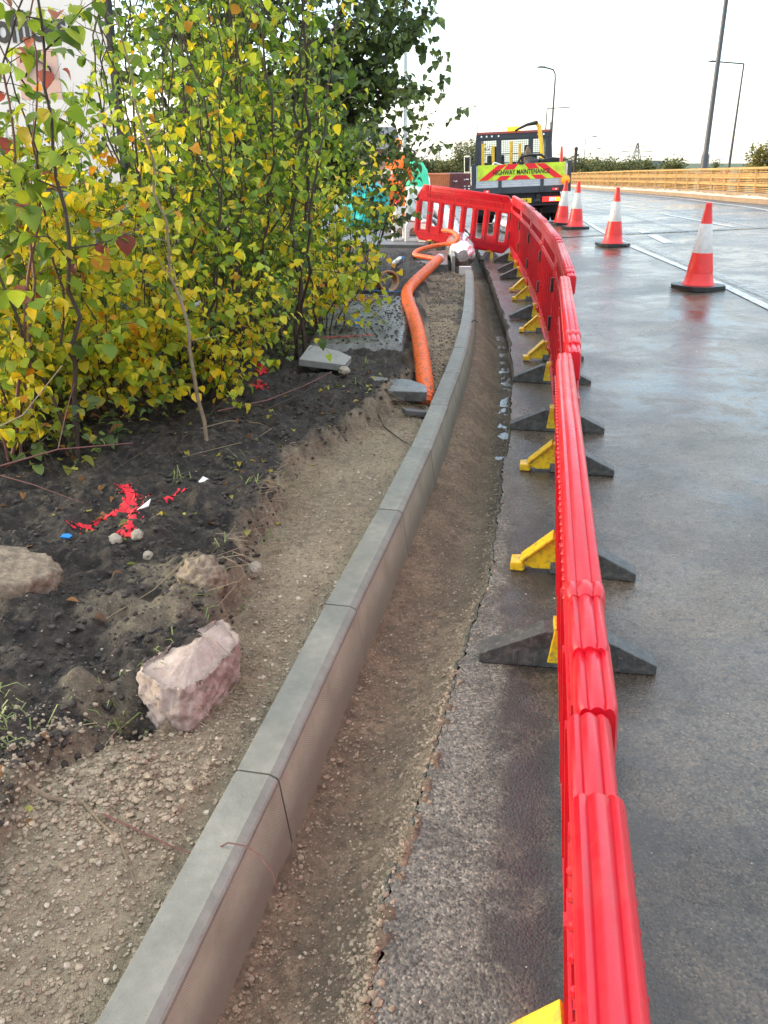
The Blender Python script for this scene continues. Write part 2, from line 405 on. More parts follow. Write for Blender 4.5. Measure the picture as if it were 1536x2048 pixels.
    m = NT('lit_red_lamp'); m.set(Base_Color=(.6,.02,.02), Roughness=.25, Emission_Color=(1,.05,.03,1), Emission_Strength=.35); M['redlamp'] = m.mat
    m = NT('white_lens'); m.set(Base_Color=(.85,.85,.85), Roughness=.2); M['whitelens'] = m.mat
build_materials()
# ------------------------------------------------------------------ lie of the land
KY = np.array([-.5, 1.083, 1.75, 2.712, 3.655, 4.558, 6.367, 7.289, 8.191, 9.062, 10.0, 10.93, 11.9, 12.85])
KX = np.array([-.80, -.467, -.326, -.142, .054, .226, .532, .672, .794, .894, .99, 1.081, 1.17, 1.245])
RY = np.array([-3, 1.157, 1.46, 1.888, 2.535, 3.11, 4.3, 5.23, 6.6, 8.8, 11.3, 14.8, 18.7, 30, 40, 60, 100, 200, 400])
RX = np.array([-.9, -.047, .002, .113, .263, .423, .638, .805, 1.012, 1.265, 1.441, 1.659, 1.86, 2.2, 2.6, 3.8, 8.0, 24, 80])
SY = np.array([-3, 1.0, 1.43, 1.75, 1.93, 2.05, 2.37, 2.83, 3.5, 4.18, 4.7, 5.3, 5.9, 7, 8.5, 10, 12, 14])
SX = np.array([-1.2, -.95, -.86, -.88, -.74, -.5, -.47, -.53, -.47, -.42, -.22, .08, .2, .3, .42, .5, .62, .8])
PY = np.array([-20, 10, 20, 28.3, 37.9, 44.6, 55.3, 67.4, 96, 200, 400])
PX = np.array([8.0, 10.3, 11.3, 12.0, 12.77, 13.06, 13.4, 14.3, 17.5, 32, 75])
EY = np.array([-20, 10, 23.8, 33.9, 47, 64, 96, 200, 400]); EX = np.array([6.5, 8.9, 10.15, 11.46, 12.3, 13.1, 16.6, 31, 74])
def Kx(y): return np.interp(y, KY, KX)
def Rx(y): return np.interp(y, RY, RX)
def Sx(y): return np.interp(y, SY, SX)
def Px(y): return np.interp(y, PY, PX)
def zy(y):
    y = np.asarray(y, float)
    return -.019*np.clip(y-24, 0, 330)*ss(20, 30, y)
def road_z(x, y):
    return zy(y) + .035*np.clip(np.asarray(x, float)-1.2, 0, 12)
def edge_n(y): return .014*vn(y*2.3, 0*y, 5)+.007*vn(y*13, 0*y, 6)+.006*vn(y*47, 0*y, 7)+.004*vn(y*110, 0*y, 8)
def gz(x, y):
    x = np.asarray(x, float); y = np.asarray(y, float)
    K = Kx(y); Rr = Rx(y); S = Sx(y)+.05*vn(y*3.1, x*0, 3)+.04*fbm(x, y, 6, 3, 8)
    sand = .045 + .02*ss(.1, .5, K-x)*vn(x*2, y*2, 4) + .012*fbm(x, y, 9, 4, 20) + .007*fbm(x, y, 45, 3, 30) + ss(4, 6, y)*(.035*fbm(x, y, 4, 5, 21)+.03*np.abs(fbm(x, y, 12, 4, 22))-.01)
    sand = sand - .02*np.exp(-((K-x-.09)/.05)**2)
    clodz = np.exp(-(((x+.75)/.35)**2+((y-1.72)/.22)**2))
    sand = sand + clodz*(.05+.035*np.abs(fbm(x, y, 22, 3, 77)))
    soil = .17 + .045*np.clip(S-x, 0, 3) + .06*fbm(x, y, 3.2, 4, 40) + .055*fbm(x, y, 10, 4, 50) + .014*fbm(x, y, 50, 3, 60)
    pit = np.exp(-(((x+.72)/.16)**2+((y-2.0)/.1)**2)); soil = soil - .13*pit
    t = ss(-.0, .075, S-x+.03*fbm(x, y, 28, 3, 61))
    z = sand*(1-t)+soil*t
    # footway level farther on
    fw = ss(13.5, 15.2, y)
    z = z*(1-fw)+(.17+.004*vn(x*4, y*4, 2))*fw
    # trench
    u = np.clip((x-K-.06)/np.maximum(Rr-K-.06, .05), 0, 1)
    deep = ss(2.0, 5.6, y)
    prof = -.115 - .045*np.sin(u*math.pi)*(1-deep) + (1-deep)*.115*u**2.6 - deep*.16*ss(.1, .85, u)
    tr = prof + .012*fbm(x, y, 8, 4, 70) + .009*fbm(x, y, 40, 3, 80) + (1-deep)*.01*ss(.5, .9, u)*fbm(x, y, 25, 3, 90)
    end = ss(12.7, 13.3, y)
    KK = K*(1-end)+(Rr-.75)*end
    k = ss(KK-.03, KK+.0, x)
    far_tr = -.2+.03*fbm(x, y, 5, 4, 71)
    tr = tr*(1-end)+far_tr*end
    tr = tr*(1-ss(38, 42, y)) + ss(38, 42, y)*.1
    z = z*(1-k)+tr*k
    # under / beyond the road
    rr = ss(Rr+.03, Rr+.06, x)
    z = z*(1-rr) + (road_z(x, y)-.3)*rr
    z = z + zy(y)*(1-rr)
    P_ = Px(y)+1.3
    z = z - 3.2*ss(0, 4, x-P_)*ss(-50, 0, y+50)
    z = z - 2.2*ss(6, 22, -x)*ss(14, 60, y)*0
    z = np.where(y > 300, np.minimum(z, -5.5), z)
    return z
def zone(x, y):
    K = Kx(y); S = Sx(y)+.05*vn(y*3.1, x*0, 3)+.04*fbm(x, y, 6, 3, 8)
    n = .07*fbm(x, y, 8, 4, 33)
    sand = 1-ss(.0, .12, S-x+n)
    # grey clods, mixed patches
    sand = np.maximum(sand, .45*ss(.26, .4, fbm(x, y, 3.6, 4, 44))*(y < 2.9))
    sand = sand*(1-.8*ss(4.5, 6.5, y)*ss(-.1, .22, fbm(x, y, 3.5, 5, 45)))
    sand = sand*(1-ss(13.5, 15, y)*.6)
    tr = ss(K-.01, K+.02, x)*(1-ss(12.8, 13.6, y)*.6)
    dk = ss(.62, .9, (x-K)/np.maximum(Rx(y)-K, .05)+n)*ss(1.9, 4.2, y)
    tr = tr*(1-.8*dk)
    sand = sand*(1-.75*dk)
    gr = ss(18, 24, y)*(x < Rx(y)-1.5)+ (x > Px(y)+.8)
    gr = np.maximum(gr, 1.0*(y > 300))
    return np.stack([sand, np.clip(gr, 0, 1), tr], -1)

def make_ground():
    ys = [-.6]
    while ys[-1] < 2500:
        y = ys[-1]; ys.append(y + (.011 if y < 3.2 else max(.011, (y-3.2)*.012+.011)))
    ys = np.array(ys)
    def side(a, b, st, gr): 
        o = [a]; s = st
        while abs(o[-1]) < abs(b): o.append(o[-1]+math.copysign(s, b)); s *= gr
        return o[1:]
    mid = list(np.arange(-1.7, 1.15, .0115))
    xs = np.array(sorted(side(-1.7, -2500, .013, 1.045)) + mid + side(mid[-1], 2500, .013, 1.06))
    X, Y = np.meshgrid(xs, ys)
    # shear the fine columns along the kerb line farther off
    X = X + np.where(Y > 3, (np.clip(Kx(Y), -1, 1.245)-.0)*np.exp(-(X/6)**2), np.clip(Kx(Y), -1, 2)*0)*ss(3, 6, Y)
    X = X + .0
    Z = gz(X, Y)
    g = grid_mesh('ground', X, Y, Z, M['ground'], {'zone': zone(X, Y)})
    tag(g, kind='structure')
    # backing ground behind the viewer
    X, Y = np.meshgrid(np.linspace(-2500, 2500, 12), np.linspace(-2500, -.6, 12))
    g2 = grid_mesh('ground_behind', X, Y, np.full_like(X, -.35), M['ground'], {'zone': np.stack([X*0+.2, X*0+.6, X*0], -1)})
    tag(g2, kind='structure')
make_ground()

def make_road():
    ys = [-4.0]
    while ys[-1] < 330:
        y = ys[-1]; ys.append(y+(.011 if 0 < y < 4 else (.011+max(0, y-4)*.012 if y > 0 else .05)))
    ys = np.array(ys)
    t = np.concatenate([[0, 0], np.linspace(0, 1, 60)**1.8])
    X = np.zeros((len(ys), len(t))); Y = np.repeat(ys[:, None], len(t), 1)
    r = Rx(ys)+edge_n(ys); p = Px(ys)-.45
    X = r[:, None]+(p-r)[:, None]*t[None, :]
    # broken irregular edge
    Z = road_z(X, Y)
    Z[:, 0] = -.26 + zy(ys); X[:, 0] += .05; Z[:, 1] -= .008; X[:, 1] -= .006
    Z[:, 2] += 0; X[:, 2] += .008
    d = X-r[:, None]
    n = .06*fbm(X, Y, 5, 4, 12)
    bl = np.interp(Y, [0, 1.16, 2.07, 2.45, 2.9, 4.5, 6], [.46, .43, .34, .29, .12, .1, .06])
    dust = (1-ss(-.02, .03, d-bl*.62+n*.4))*np.interp(Y, [0, 3, 4.2, 6, 9], [1, 1, .55, .2, .1])
    spots = (ss(-.02, .02, d-bl*.55))*(1-ss(.02, .25, d-bl-.12))*(1-ss(3, 5, Y))
    dry = ss(.0, 1.6, X-np.interp(Y, [0, 20, 30, 45, 100], [8.2, 9.0, 9.8, 10.6, 15]))
    o = grid_mesh('road', X, Y, Z, M['asphalt'], {'zone': np.stack([dust, spots, dry], -1)})
    tag(o, kind='structure')
make_road()

def strip(name, pts, w, mat, off=.006, n=None):
    pts = np.array(pts, float)
    L = np.concatenate([[0], np.cumsum(np.hypot(*np.diff(pts, axis=0).T))]); n = n or int(L[-1]/.4)+3
    s = np.linspace(0, L[-1], n); px = np.interp(s, L, pts[:, 0]); py = np.interp(s, L, pts[:, 1])
    dx = np.gradient(px); dy = np.gradient(py); l = np.hypot(dx, dy); nx, ny = dy/l, -dx/l
    k = np.linspace(-.5, .5, 4)
    X = px[:, None]+nx[:, None]*k*w; Y = py[:, None]+ny[:, None]*k*w
    o = grid_mesh(name, X, Y, road_z(X, Y)+off, M[mat]); tag(o, kind='structure'); return o
strip('road_marking_line', [(3.5,2), (3.85,6), (4.12,9.34),(4.22,10.6),(4.33,12.34),(4.47,16.2),(4.73,19.5),(5.2,24),(5.77,29),(7.4,42)], .11, 'paint', .0075)
strip('road_marking_old_line', [(4.35,9),(4.43,10.39),(4.52,12.1),(4.66,15.2),(4.9,19)], .16, 'ghost')
strip('road_marking_dash', [(5.24,16.35),(5.42,18.02)], .2, 'paint')
strip('road_marking_dash', [(5.46,18.5),(5.5,18.95)], .2, 'paint')
strip('road_marking_dash', [(7.5,19.2),(7.41,24.0)], .12, 'paint')
strip('road_marking_dash', [(7.82,27.8),(8.12,33.4)], .12, 'paint')
strip('road_marking_old_line', [(7.88,17.5),(7.9,22.5),(8.34,28.3),(9.2,40)], .11, 'ghost')
strip('road_marking_old_line', [(6.3,17.5),(6.38,19.8),(6.55,24.8),(7.1,33)], .16, 'ghost')
strip('road_edge_line', list(zip(EX[1:], EY[1:])), .15, 'paint')
# bridge expansion joint: a narrow sheet of darker asphalt sealant across the road
M['sealant'] = simple('joint_sealant', (.03,.03,.03), .35)
strip('expansion_joint', [(1.95,17.95),(3.5,18.18),(4.46,18.38),(8.03,18.68),(10.2,18.9)], .16, 'sealant', .0115, 30)

# water lying at the bottom of the trench
ys = np.linspace(4.3, 9.6, 60); t = np.linspace(0, 1, 6)
Xw = (Kx(ys)+.12)[:, None]*(1-t)+(Rx(ys)+.02)[:, None]*t; Yw = np.repeat(ys[:, None], 6, 1)
tag(grid_mesh('trench_water', Xw, Yw, Xw*0-.276, M['water']), kind='structure')
ys = np.linspace(4.0, 6.0, 12)

# old footway panels on the left
def paving():
    mb = MB()
    X, Y = np.meshgrid(np.linspace(0, 1, 26), np.linspace(0, 1, 40))
    a, b, c, d = np.array((-.62,6.5)), np.array((.16,6.62)), np.array((.36,9.15)), np.array((-.55,9.5))
    XX = (a[0]*(1-X)+b[0]*X)*(1-Y)+(d[0]*(1-X)+c[0]*X)*Y; YY = (a[1]*(1-X)+b[1]*X)*(1-Y)+(d[1]*(1-X)+c[1]*X)*Y
    e = (X == 0)|(X == 1)|(Y == 0)|(Y == 1)
    ZZ = .235+.006*fbm(XX, YY, 3, 3, 9)-.12*e
    XX = XX+e*.01*vn(YY*20, XX*20, 3)
    o = grid_mesh('footway_paving', XX, YY, ZZ, M['slab']); tag(o, kind='structure')
    ys = np.linspace(15.35, 42, 40); t = np.linspace(0, 1, 8)
    X2 = -3.4*(1-t)[None, :]+(Rx(ys)-.82)[:, None]*t[None, :]; Y2 = np.repeat(ys[:, None], 8, 1)
    tag(grid_mesh('footpath', X2, Y2, .2+zy(Y2), M['path']), kind='structure')
paving()

# ------------------------------------------------------------------ kerb stones
def kerbs():
    L = .914; ys = np.linspace(.1, 12.85, 3000); xs = Kx(ys)
    # smooth the line
    ker = np.ones(220)/220; xp = np.pad(xs, 110, mode='reflect', reflect_type='odd'); xs = np.convolve(xp, ker, 'same')[110:-110]
    s = np.concatenate([[0], np.cumsum(np.hypot(np.diff(xs), np.diff(ys)))])
    s0 = np.interp(1.78, ys, s)
    k0 = -1; first = None
    prof = [(-.0625,-.155),(-.0625,.097),(-.0595,.1),(.028,.1),(.031,.0985),(.047,.0905),(.052,.086),(.054,.078),(.085,-.155)]
    mb = MB()
    n = len(prof)
    h = L/2-.0035
    vs = []
    for yy, sc in ((-h, .97), (-h+.004, 1), (h-.004, 1), (h, .97)):
        for (a, b) in prof: vs.append((a*sc, yy, -.02+(b+.02)*(1 if sc == 1 else .985)))
    for k in range(3):
        for i in range(n):
            j = (i+1) % n
            mb.add([], []) if False else None
            mb.f.append((k*n+i, k*n+j, (k+1)*n+j, (k+1)*n+i)); mb.m.append(1 if i in (7,) else 0)
    mb.v = vs
    mb.f.append(tuple(range(n))); mb.m.append(0); mb.f.append(tuple(3*n+i for i in range(n))); mb.m.append(0)
    words = ['nearest', 'second', 'third', 'fourth', 'fifth', 'sixth', 'seventh', 'eighth', 'ninth', 'tenth', 'eleventh', 'twelfth', 'thirteenth', 'fourteenth']
    i = 0
    for k in range(-1, 12):
        a = s0+k*L; b = a+L
        if b > s[-1]+.1: break
        pa = Vector((np.interp(a, s, xs), np.interp(a, s, ys), 0)); pb = Vector((np.interp(b, s, xs), np.interp(b, s, ys), 0))
        if first is None:
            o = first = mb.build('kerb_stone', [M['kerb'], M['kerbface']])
        else:
            o = first.copy(); C.objects.link(o)
        mid = (pa+pb)/2; d = pb-pa
        o.location = (mid.x+rnd.uniform(-.002, .002), mid.y, rnd.uniform(-.0025, .0025)); o.rotation_euler = (rnd.uniform(-.001, .001), rnd.uniform(-.003, .003), math.atan2(-d.x, d.y)+rnd.uniform(-.002, .002))
        tone = 'grey green smooth' if i < 6 else 'bluish wet'
        extra = {0: ', cut off by the bottom edge', 1: ', under the thin red twig', 2: ', beside the pink concrete lump', 7: ', a small dark mark on its top'}.get(i, '')
        tag(o, f"{tone} kerb stone, {words[i]} from the viewer{extra}", 'kerb stone', 'new kerb stones laid along the trench')
        i += 1
    o = MB().box(-.1, .075, -.05, .05, -.06, .06).build('kerb_block', M['whiteplastic'], bevel=.006)
    o.location = (1.2, 12.86, .06); tag(o, 'small whitish block capping the far end of the new kerb line', 'block')
    o = MB().tube([(-.02,0,0),(.0,.004,.02),(.02,0,.012),(.04,-.01,.0)], .006, 6).build('mastic_blob', M['blackplastic'])
    o.location = (.872, 8.35, .103); tag(o, 'small black scrap of line lying on the pale kerb top', 'debris')
kerbs()
# ------------------------------------------------------------------ barriers
def curve_panel(outline, holes, depth, bev):
    cu = bpy.data.curves.new('tmp', 'CURVE'); cu.dimensions = '2D'; cu.fill_mode = 'BOTH'
    cu.extrude = depth; cu.bevel_depth = bev; cu.bevel_resolution = 2; cu.resolution_u = 1
    for poly in [outline]+holes:
        sp = cu.splines.new('POLY'); sp.points.add(len(poly)-1)
        for p, (x, y) in zip(sp.points, poly): p.co = (x, y, 0, 1)
        sp.use_cyclic_u = True
    o = bpy.data.objects.new('tmp', cu); C.objects.link(o)
    dg = bpy.context.evaluated_depsgraph_get(); me = bpy.data.meshes.new_from_object(o.evaluated_get(dg))
    v = [tuple(q.co) for q in me.vertices]; f = [tuple(p.vertices) for p in me.polygons]
    bpy.data.objects.remove(o); bpy.data.curves.remove(cu); bpy.data.meshes.remove(me)
    return v, f
def rrect(x0, x1, z0, z1, r, n=4):
    out = []
    for cx, cz, a0 in ((x1-r, z1-r, 0), (x0+r, z1-r, 90), (x0+r, z0+r, 180), (x1-r, z0+r, 270)):
        for k in range(n+1):
            a = R(a0+90*k/n); out.append((cx+r*math.cos(a), cz+r*math.sin(a)))
    return out
def barrier_meshes():
    out = [(-.98,.22),(-.98,.80),(-.86,.975),(.86,.975),(.98,.80),(.98,.22),(.86,.1),(-.86,.1)]
    holes = []
    for i in range(8):
        cx = -.805+i*.23
        lo = .27 if i not in (1, 6) else .345
        holes.append(rrect(cx-.066, cx+.066, lo, .735, .03))
    mb = MB()
    v, f = curve_panel(out, holes, .012, .006)
    mb.M = Matrix.Rotation(R(90), 4, 'X'); mb.add(v, f); mb.M = Matrix()
    # raised frames each side, ledges, pocket holes
    for s in (-1, 1):
        y = s*.0175
        def b(x0, x1, z0, z1, t=.01): 
            mb.prism(rrect(x0, x1, z0, z1, min(.012, (z1-z0)*.45), 3), 'y', y, y+s*t)
        b(-.93, .93, .755, .785); b(-.93, .93, .215, .238)
        b(-.84, .84, .118, .14)
        for i in range(9):
            x = -.92+i*.23
            b(max(x-.035, -.965), min(x+.035, .965), .245, .75, .006) if i not in () else None
            mb.prism(rrect(x-.012, x+.012, .25, .745, .01, 3), 'y', y+s*.004, y+s*.014)
        # short ribs under the cap
        for i in range(30):
            x = -.76+i*.0525; b(x-.006, x+.006, .80, .865, .007)
    frame = mb
    cap = MB()
    # ribbed cap profile (y across, z up)
    pr = []
    for k, (yy, zz) in enumerate([(-.026,.90),(-.028,.975),(-.0275,.988),(-.024,.997),(-.019,1.0),(-.014,.999),(-.0115,.9965),(-.008,.999),(-.004,1.0015),(0,1.002),(.004,1.0015),(.008,.999),(.0115,.9965),(.014,.999),(.019,1.0),(.024,.997),(.0275,.988),(.028,.975),(.026,.90)]):
        pr.append((yy, zz))
    def sect(x0, x1, sy=1, dz=0, taper=.01):
        nonlocal cap
        n = len(pr); vs = []; fs = []
        for x, q in ((x0, .86), (x0+taper, 1), (x1-taper, 1), (x1, .86)):
            for (a, z) in pr: vs.append((x, a*sy*q, .95+(z-.95+dz)*(1 if q == 1 else .9)))
        for i in range(3):
            for j in range(n):
                fs.append((i*n+j, i*n+(j+1) % n, (i+1)*n+(j+1) % n, (i+1)*n+j))
        fs += [tuple(range(n))[::-1], tuple(3*n+j for j in range(n))]
        cap.add(vs, fs)
    sect(-.70, .84, .96); sect(-.87, -.70, .9, -.004); sect(-.735, -.69, 1.03, .002)
    for i in range(46):
        x = -.66+i*.032
        for s in (-1, 1):
            cap.M = Matrix.Translation((x, s*.027, .952)); cap.lathe([(.0001,-.005),(.0035,-.0035),(.005,0),(.0035,.0035),(.0001,.005)], 6); cap.M = Matrix()
    # hinge collars at the ends
    for x in (-.955, .955):
        cap.tube([(x, 0, .24), (x, 0, .82)], .027, 10)
    ends = []; c0 = cap
    for q_ in (-1, 1):
        cap = MB(); sect(min(q_*.83, q_*.99), max(q_*.83, q_*.99), .88, -.014); cap.box(min(q_*.86,q_*.985), max(q_*.86,q_*.985), -.014, .014, .8, .95); ends.append(cap)
    cap = c0
    return frame, cap, ends
def foot_mesh(kind):
    """swivelling foot across the panel (local y), kind dark / yellow"""
    rub = MB(); yel = MB()
    prof = [(-.29,.0),(-.29,.035),(-.08,.135),(.08,.135),(.29,.035),(.29,0)]
    if kind == 'dark':
        rub.prism([(p[0], p[1]) for p in prof], 'x', -.042, .042)
        for s in (-1, 1):
            for yy in (-.17, -.1, .1, .17): rub.box(s*.042-.004, s*.042+.004, yy-.008, yy+.008, .004, .06)
        yel.prism([(-.05,.1),(-.05,.152),(.05,.152),(.05,.1)], 'x', -.045, .045)
        yel.prism([(-.065,.02),(-.05,.137),(.05,.137),(.065,.02)], 'x', -.046, .046)
    else:
        rub.prism([(.03,.0),(.03,.14),(.08,.135),(.29,.035),(.29,0)], 'x', -.042, .042)
        rub.prism([(-.05,.0),(-.05,.05),(.04,.05),(.04,0)], 'x', -.04, .04)
        yel.prism([(.06,.02),(.06,.155),(-.05,.155),(-.15,.045),(-.175,.03),(-.2,.03),(-.2,.014),(-.16,.012),(-.14,.02),(-.12,.012)], 'x', -.03, .03)
        yel.prism([(-.21,.0),(-.212,.034),(-.16,.04),(-.15,.012),(-.16,0)], 'x', -.042, .042)
        yel.bar((0,-.045,.16), (0,-.17,.042), .085, .012)
    return rub, yel
_bm = {}
def make_barrier(loc, rotz, label, feet, roll=0, flip=False, feetz=(0, 0), lean=0, dx=(0, 0), group='red plastic barriers linked along the trench'):
    root = empty('barrier', loc, (0, 0, rotz))
    tag(root, label, 'barrier', group)
    if 'f' not in _bm:
        fr, cp, en = barrier_meshes(); _bm['e'] = [q_.build('end_cap', M['redplastic'], smooth=True) for q_ in en]; [C.objects.unlink(q_) for q_ in _bm['e']]
        a = fr.build('panel', M['redplastic'], smooth=False); c = cp.build('top_rail', M['redplastic'], smooth=True)
        for k in ('dark', 'yellow'):
            r_, y_ = foot_mesh(k)
            _bm[k] = (r_.build('foot', M['rubber'], bevel=.006), y_.build('foot_sleeve', M['yellowplastic'], bevel=.004))
        st = MB()
        for i in range(7): st.M = Matrix.Translation((0, 0, i*.016)); st.lathe([(.02,0),(.024,.002),(.024,.012),(.02,.014)], 14)
        _bm['s'] = st.build('hinge_strap', M['blackplastic'])
        _bm['f'] = a; _bm['c'] = c
        for o in list(_bm['dark'])+list(_bm['yellow'])+[_bm['s'], a, c]: C.objects.unlink(o)
    def inst(o, parent, name=None):
        q = o.copy(); C.objects.link(q); q.parent = parent; return q
    p = inst(_bm['f'], root); c = inst(_bm['c'], root)
    for q in (p, c): q.rotation_euler = (lean+rnd.uniform(-.004, .004), roll, 0)
    p.name = 'panel'; c.name = 'top_rail'
    if not roll:
        for q_ in _bm['e']: e_ = inst(q_, root); e_.name = 'end_cap'; e_.rotation_euler = (lean, 0, 0)
    for sx, kind, dz in ((-1, feet[0], feetz[0]), (1, feet[1], feetz[1])):
        r_ = inst(_bm[kind][0], root); y_ = inst(_bm[kind][1], r_)
        r_.name = 'foot'; y_.name = 'foot_sleeve'
        r_.location = (sx*.62+dx[0 if sx < 0 else 1], 0, dz); r_.rotation_euler = (0, 0, rnd.uniform(-.12, .12)+(math.pi if flip else 0))
    for z in (.33, .62):
        s_ = inst(_bm['s'], root); s_.name = 'hinge_strap'; s_.location = (.975, .03, z); s_.rotation_euler = (lean, roll, 0)
    return root
J = [(-.035,-1.15),(.32,.80),(.668,2.77),(1.02,4.74),(1.335,6.72),(1.575,8.7),(1.775,10.68),(1.95,12.66),(2.09,14.62)]
ft = [('yellow','yellow'),('yellow','dark'),('yellow','yellow'),('dark','dark'),('yellow','yellow'),('dark','yellow'),('yellow','dark'),('dark','dark')]
names = ['nearest red barrier panel, its ribbed top cut off by the bottom of the photo',
 'second red barrier panel from the viewer, its dark foot reaching the trench edge',
 'third red barrier panel from the viewer, yellow feet in a puddle',
 'fourth red barrier panel from the viewer, on two dark feet with puddle reflections',
 'fifth red barrier panel from the viewer, where the row starts to bend left',
 'sixth red barrier panel from the viewer, with pale wet glare on its top',
 'seventh red barrier panel from the viewer, one before the last of the long row',
 'last red barrier panel of the long row, meeting the crosswise panel']
for i in range(8):
    a, b = Vector((*J[i], 0)), Vector((*J[i+1], 0)); d = b-a; m_ = (a+b)/2
    rz = math.atan2(d.y, d.x)
    # local +x points away from the viewer; left side of the photo is local +y
    o = make_barrier((m_.x, m_.y, float(road_z(m_.x, m_.y))+.002), rz, names[i], ft[i], flip=True, lean=(-R(5.0), -R(4.4), -R(2.6))[i] if i < 3 else 0, dx=((0,-.05),(-.14,.06),(.0,0))[i] if i < 3 else (0, 0))
# the panel set across the footpath, propped up at its left end
a, b = Vector((.50,15.55)), Vector((2.08,14.72)); d = b-a; m_ = (a+b)/2
o = make_barrier((m_.x, m_.y, .10), math.atan2(d.y, d.x), 'red barrier panel with eight open slots standing tilted across the footpath', ('dark','dark'), roll=R(5.5), feetz=(.03, -.1))
o.scale = (.9, 1, 1)
for ch in o.children:
    if ch.name.startswith('foot'): ch.location.x *= .98

# ------------------------------------------------------------------ cones
def make_cone(loc, rotz, label, s=1):
    root = empty('traffic_cone', loc, (0, 0, rotz)); root.scale = (s, s, s)
    tag(root, label, 'cone', 'red and white traffic cones along the lane')
    b = MB(); e = .275; q = .17
    b.prism([(e,q),(q,e),(-q,e),(-e,q),(-e,-q),(-q,-e),(q,-e),(e,-q)], 'z', .004, .055)
    for x, y in ((.2,.2),(-.2,.2),(.2,-.2),(-.2,-.2)): b.box(x-.04, x+.04, y-.04, y+.04, 0, .004)
    b.build('base', M['blackplastic'], root, bevel=.012)
    r = lambda z: .172-(z-.055)*.147
    lo = MB().lathe([(.195,.055),(.19,.07),(r(.07)+.004,.09),(r(.2),.2),(r(.2)+.003,.203),(r(.43)+.003,.43),(r(.43)-.006,.431)], 36).build('lower_body', M['conered'], root, smooth=True)
    MB().lathe([(r(.43)+.001,.425),(r(.432)+.0015,.432),(r(.76)+.0015,.76),(r(.76)-.002,.765)], 36).build('reflective_sleeve', M['conewhite'], root, smooth=True)
    MB().lathe([(r(.755),.755),(r(.96)-.001,.955),(.038,.965),(.038,.99),(.033,1.0),(.01,1.0)], 36).build('top', M['conered'], root, smooth=True)
    return root
c1 = make_cone((3.86,10.72,float(road_z(3.86,10.72))+.001), .5, 'nearest red and white cone, standing alone on the wet lane at the right')
for i, (x, y, rz, lab) in enumerate([(4.17,16.2,.08,'red and white cone in the middle of the lane beside the dark joint'),
        (4.34,20.3,.1,'red and white cone right of the truck, in front of the one with the lamp'),
        (4.40,21.4,.0,'red and white cone nearest the truck, half hidden, with a round amber lamp on it')]):
    c = copy_tree(c1); c.location = (x, y, float(road_z(x, y))+.001); c.rotation_euler = (0, 0, rz); c['label'] = lab
    if i == 2: c.location = (4.27, 21.6, float(road_z(4.2,21.6))); c.rotation_euler = (0, R(3), 0)
lamp = empty('warning_lamp', (4.30,21.6,1.02+.1)); tag(lamp, 'round amber warning lamp fixed on top of the cone nearest the truck', 'warning lamp')
mb = MB(); mb.M = Matrix.Rotation(R(90), 4, 'X'); mb.lathe([(.02,-.06),(.085,-.055),(.1,-.02),(.1,.0),(.085,.012),(.02,.016)], 24); mb.build('lens', M['amber'], lamp, smooth=True)
mb = MB(); mb.M = Matrix.Rotation(R(90), 4, 'X'); mb.lathe([(.108,-.03),(.112,-.02),(.112,0),(.104,.006),(.1,.006)], 24); mb.build('rim', M['orangeplastic'], lamp, smooth=True)
MB().box(-.03,.03,-.02,.02,-.19,-.1).build('bracket', M['orangeplastic'], lamp, bevel=.005)

# ------------------------------------------------------------------ truck
def text_mesh(body, size, mat, name, parent, loc, rot, sx=1, depth=.002, bold=.0, spacing=1):
    cu = bpy.data.curves.new('t', 'FONT'); cu.body = body; cu.size = size; cu.extrude = depth; cu.offset = bold
    cu.align_x = 'CENTER'; cu.align_y = 'CENTER'; cu.space_character = spacing; cu.resolution_u = 3
    o = bpy.data.objects.new('t', cu); C.objects.link(o)
    dg = bpy.context.evaluated_depsgraph_get(); me = bpy.data.meshes.new_from_object(o.evaluated_get(dg))
    bpy.data.objects.remove(o); bpy.data.curves.remove(cu)
    me.materials.clear(); me.materials.append(mat)
    q = link(name, me, parent); q.location = loc; q.rotation_euler = rot; q.scale = (sx, 1, 1); return q

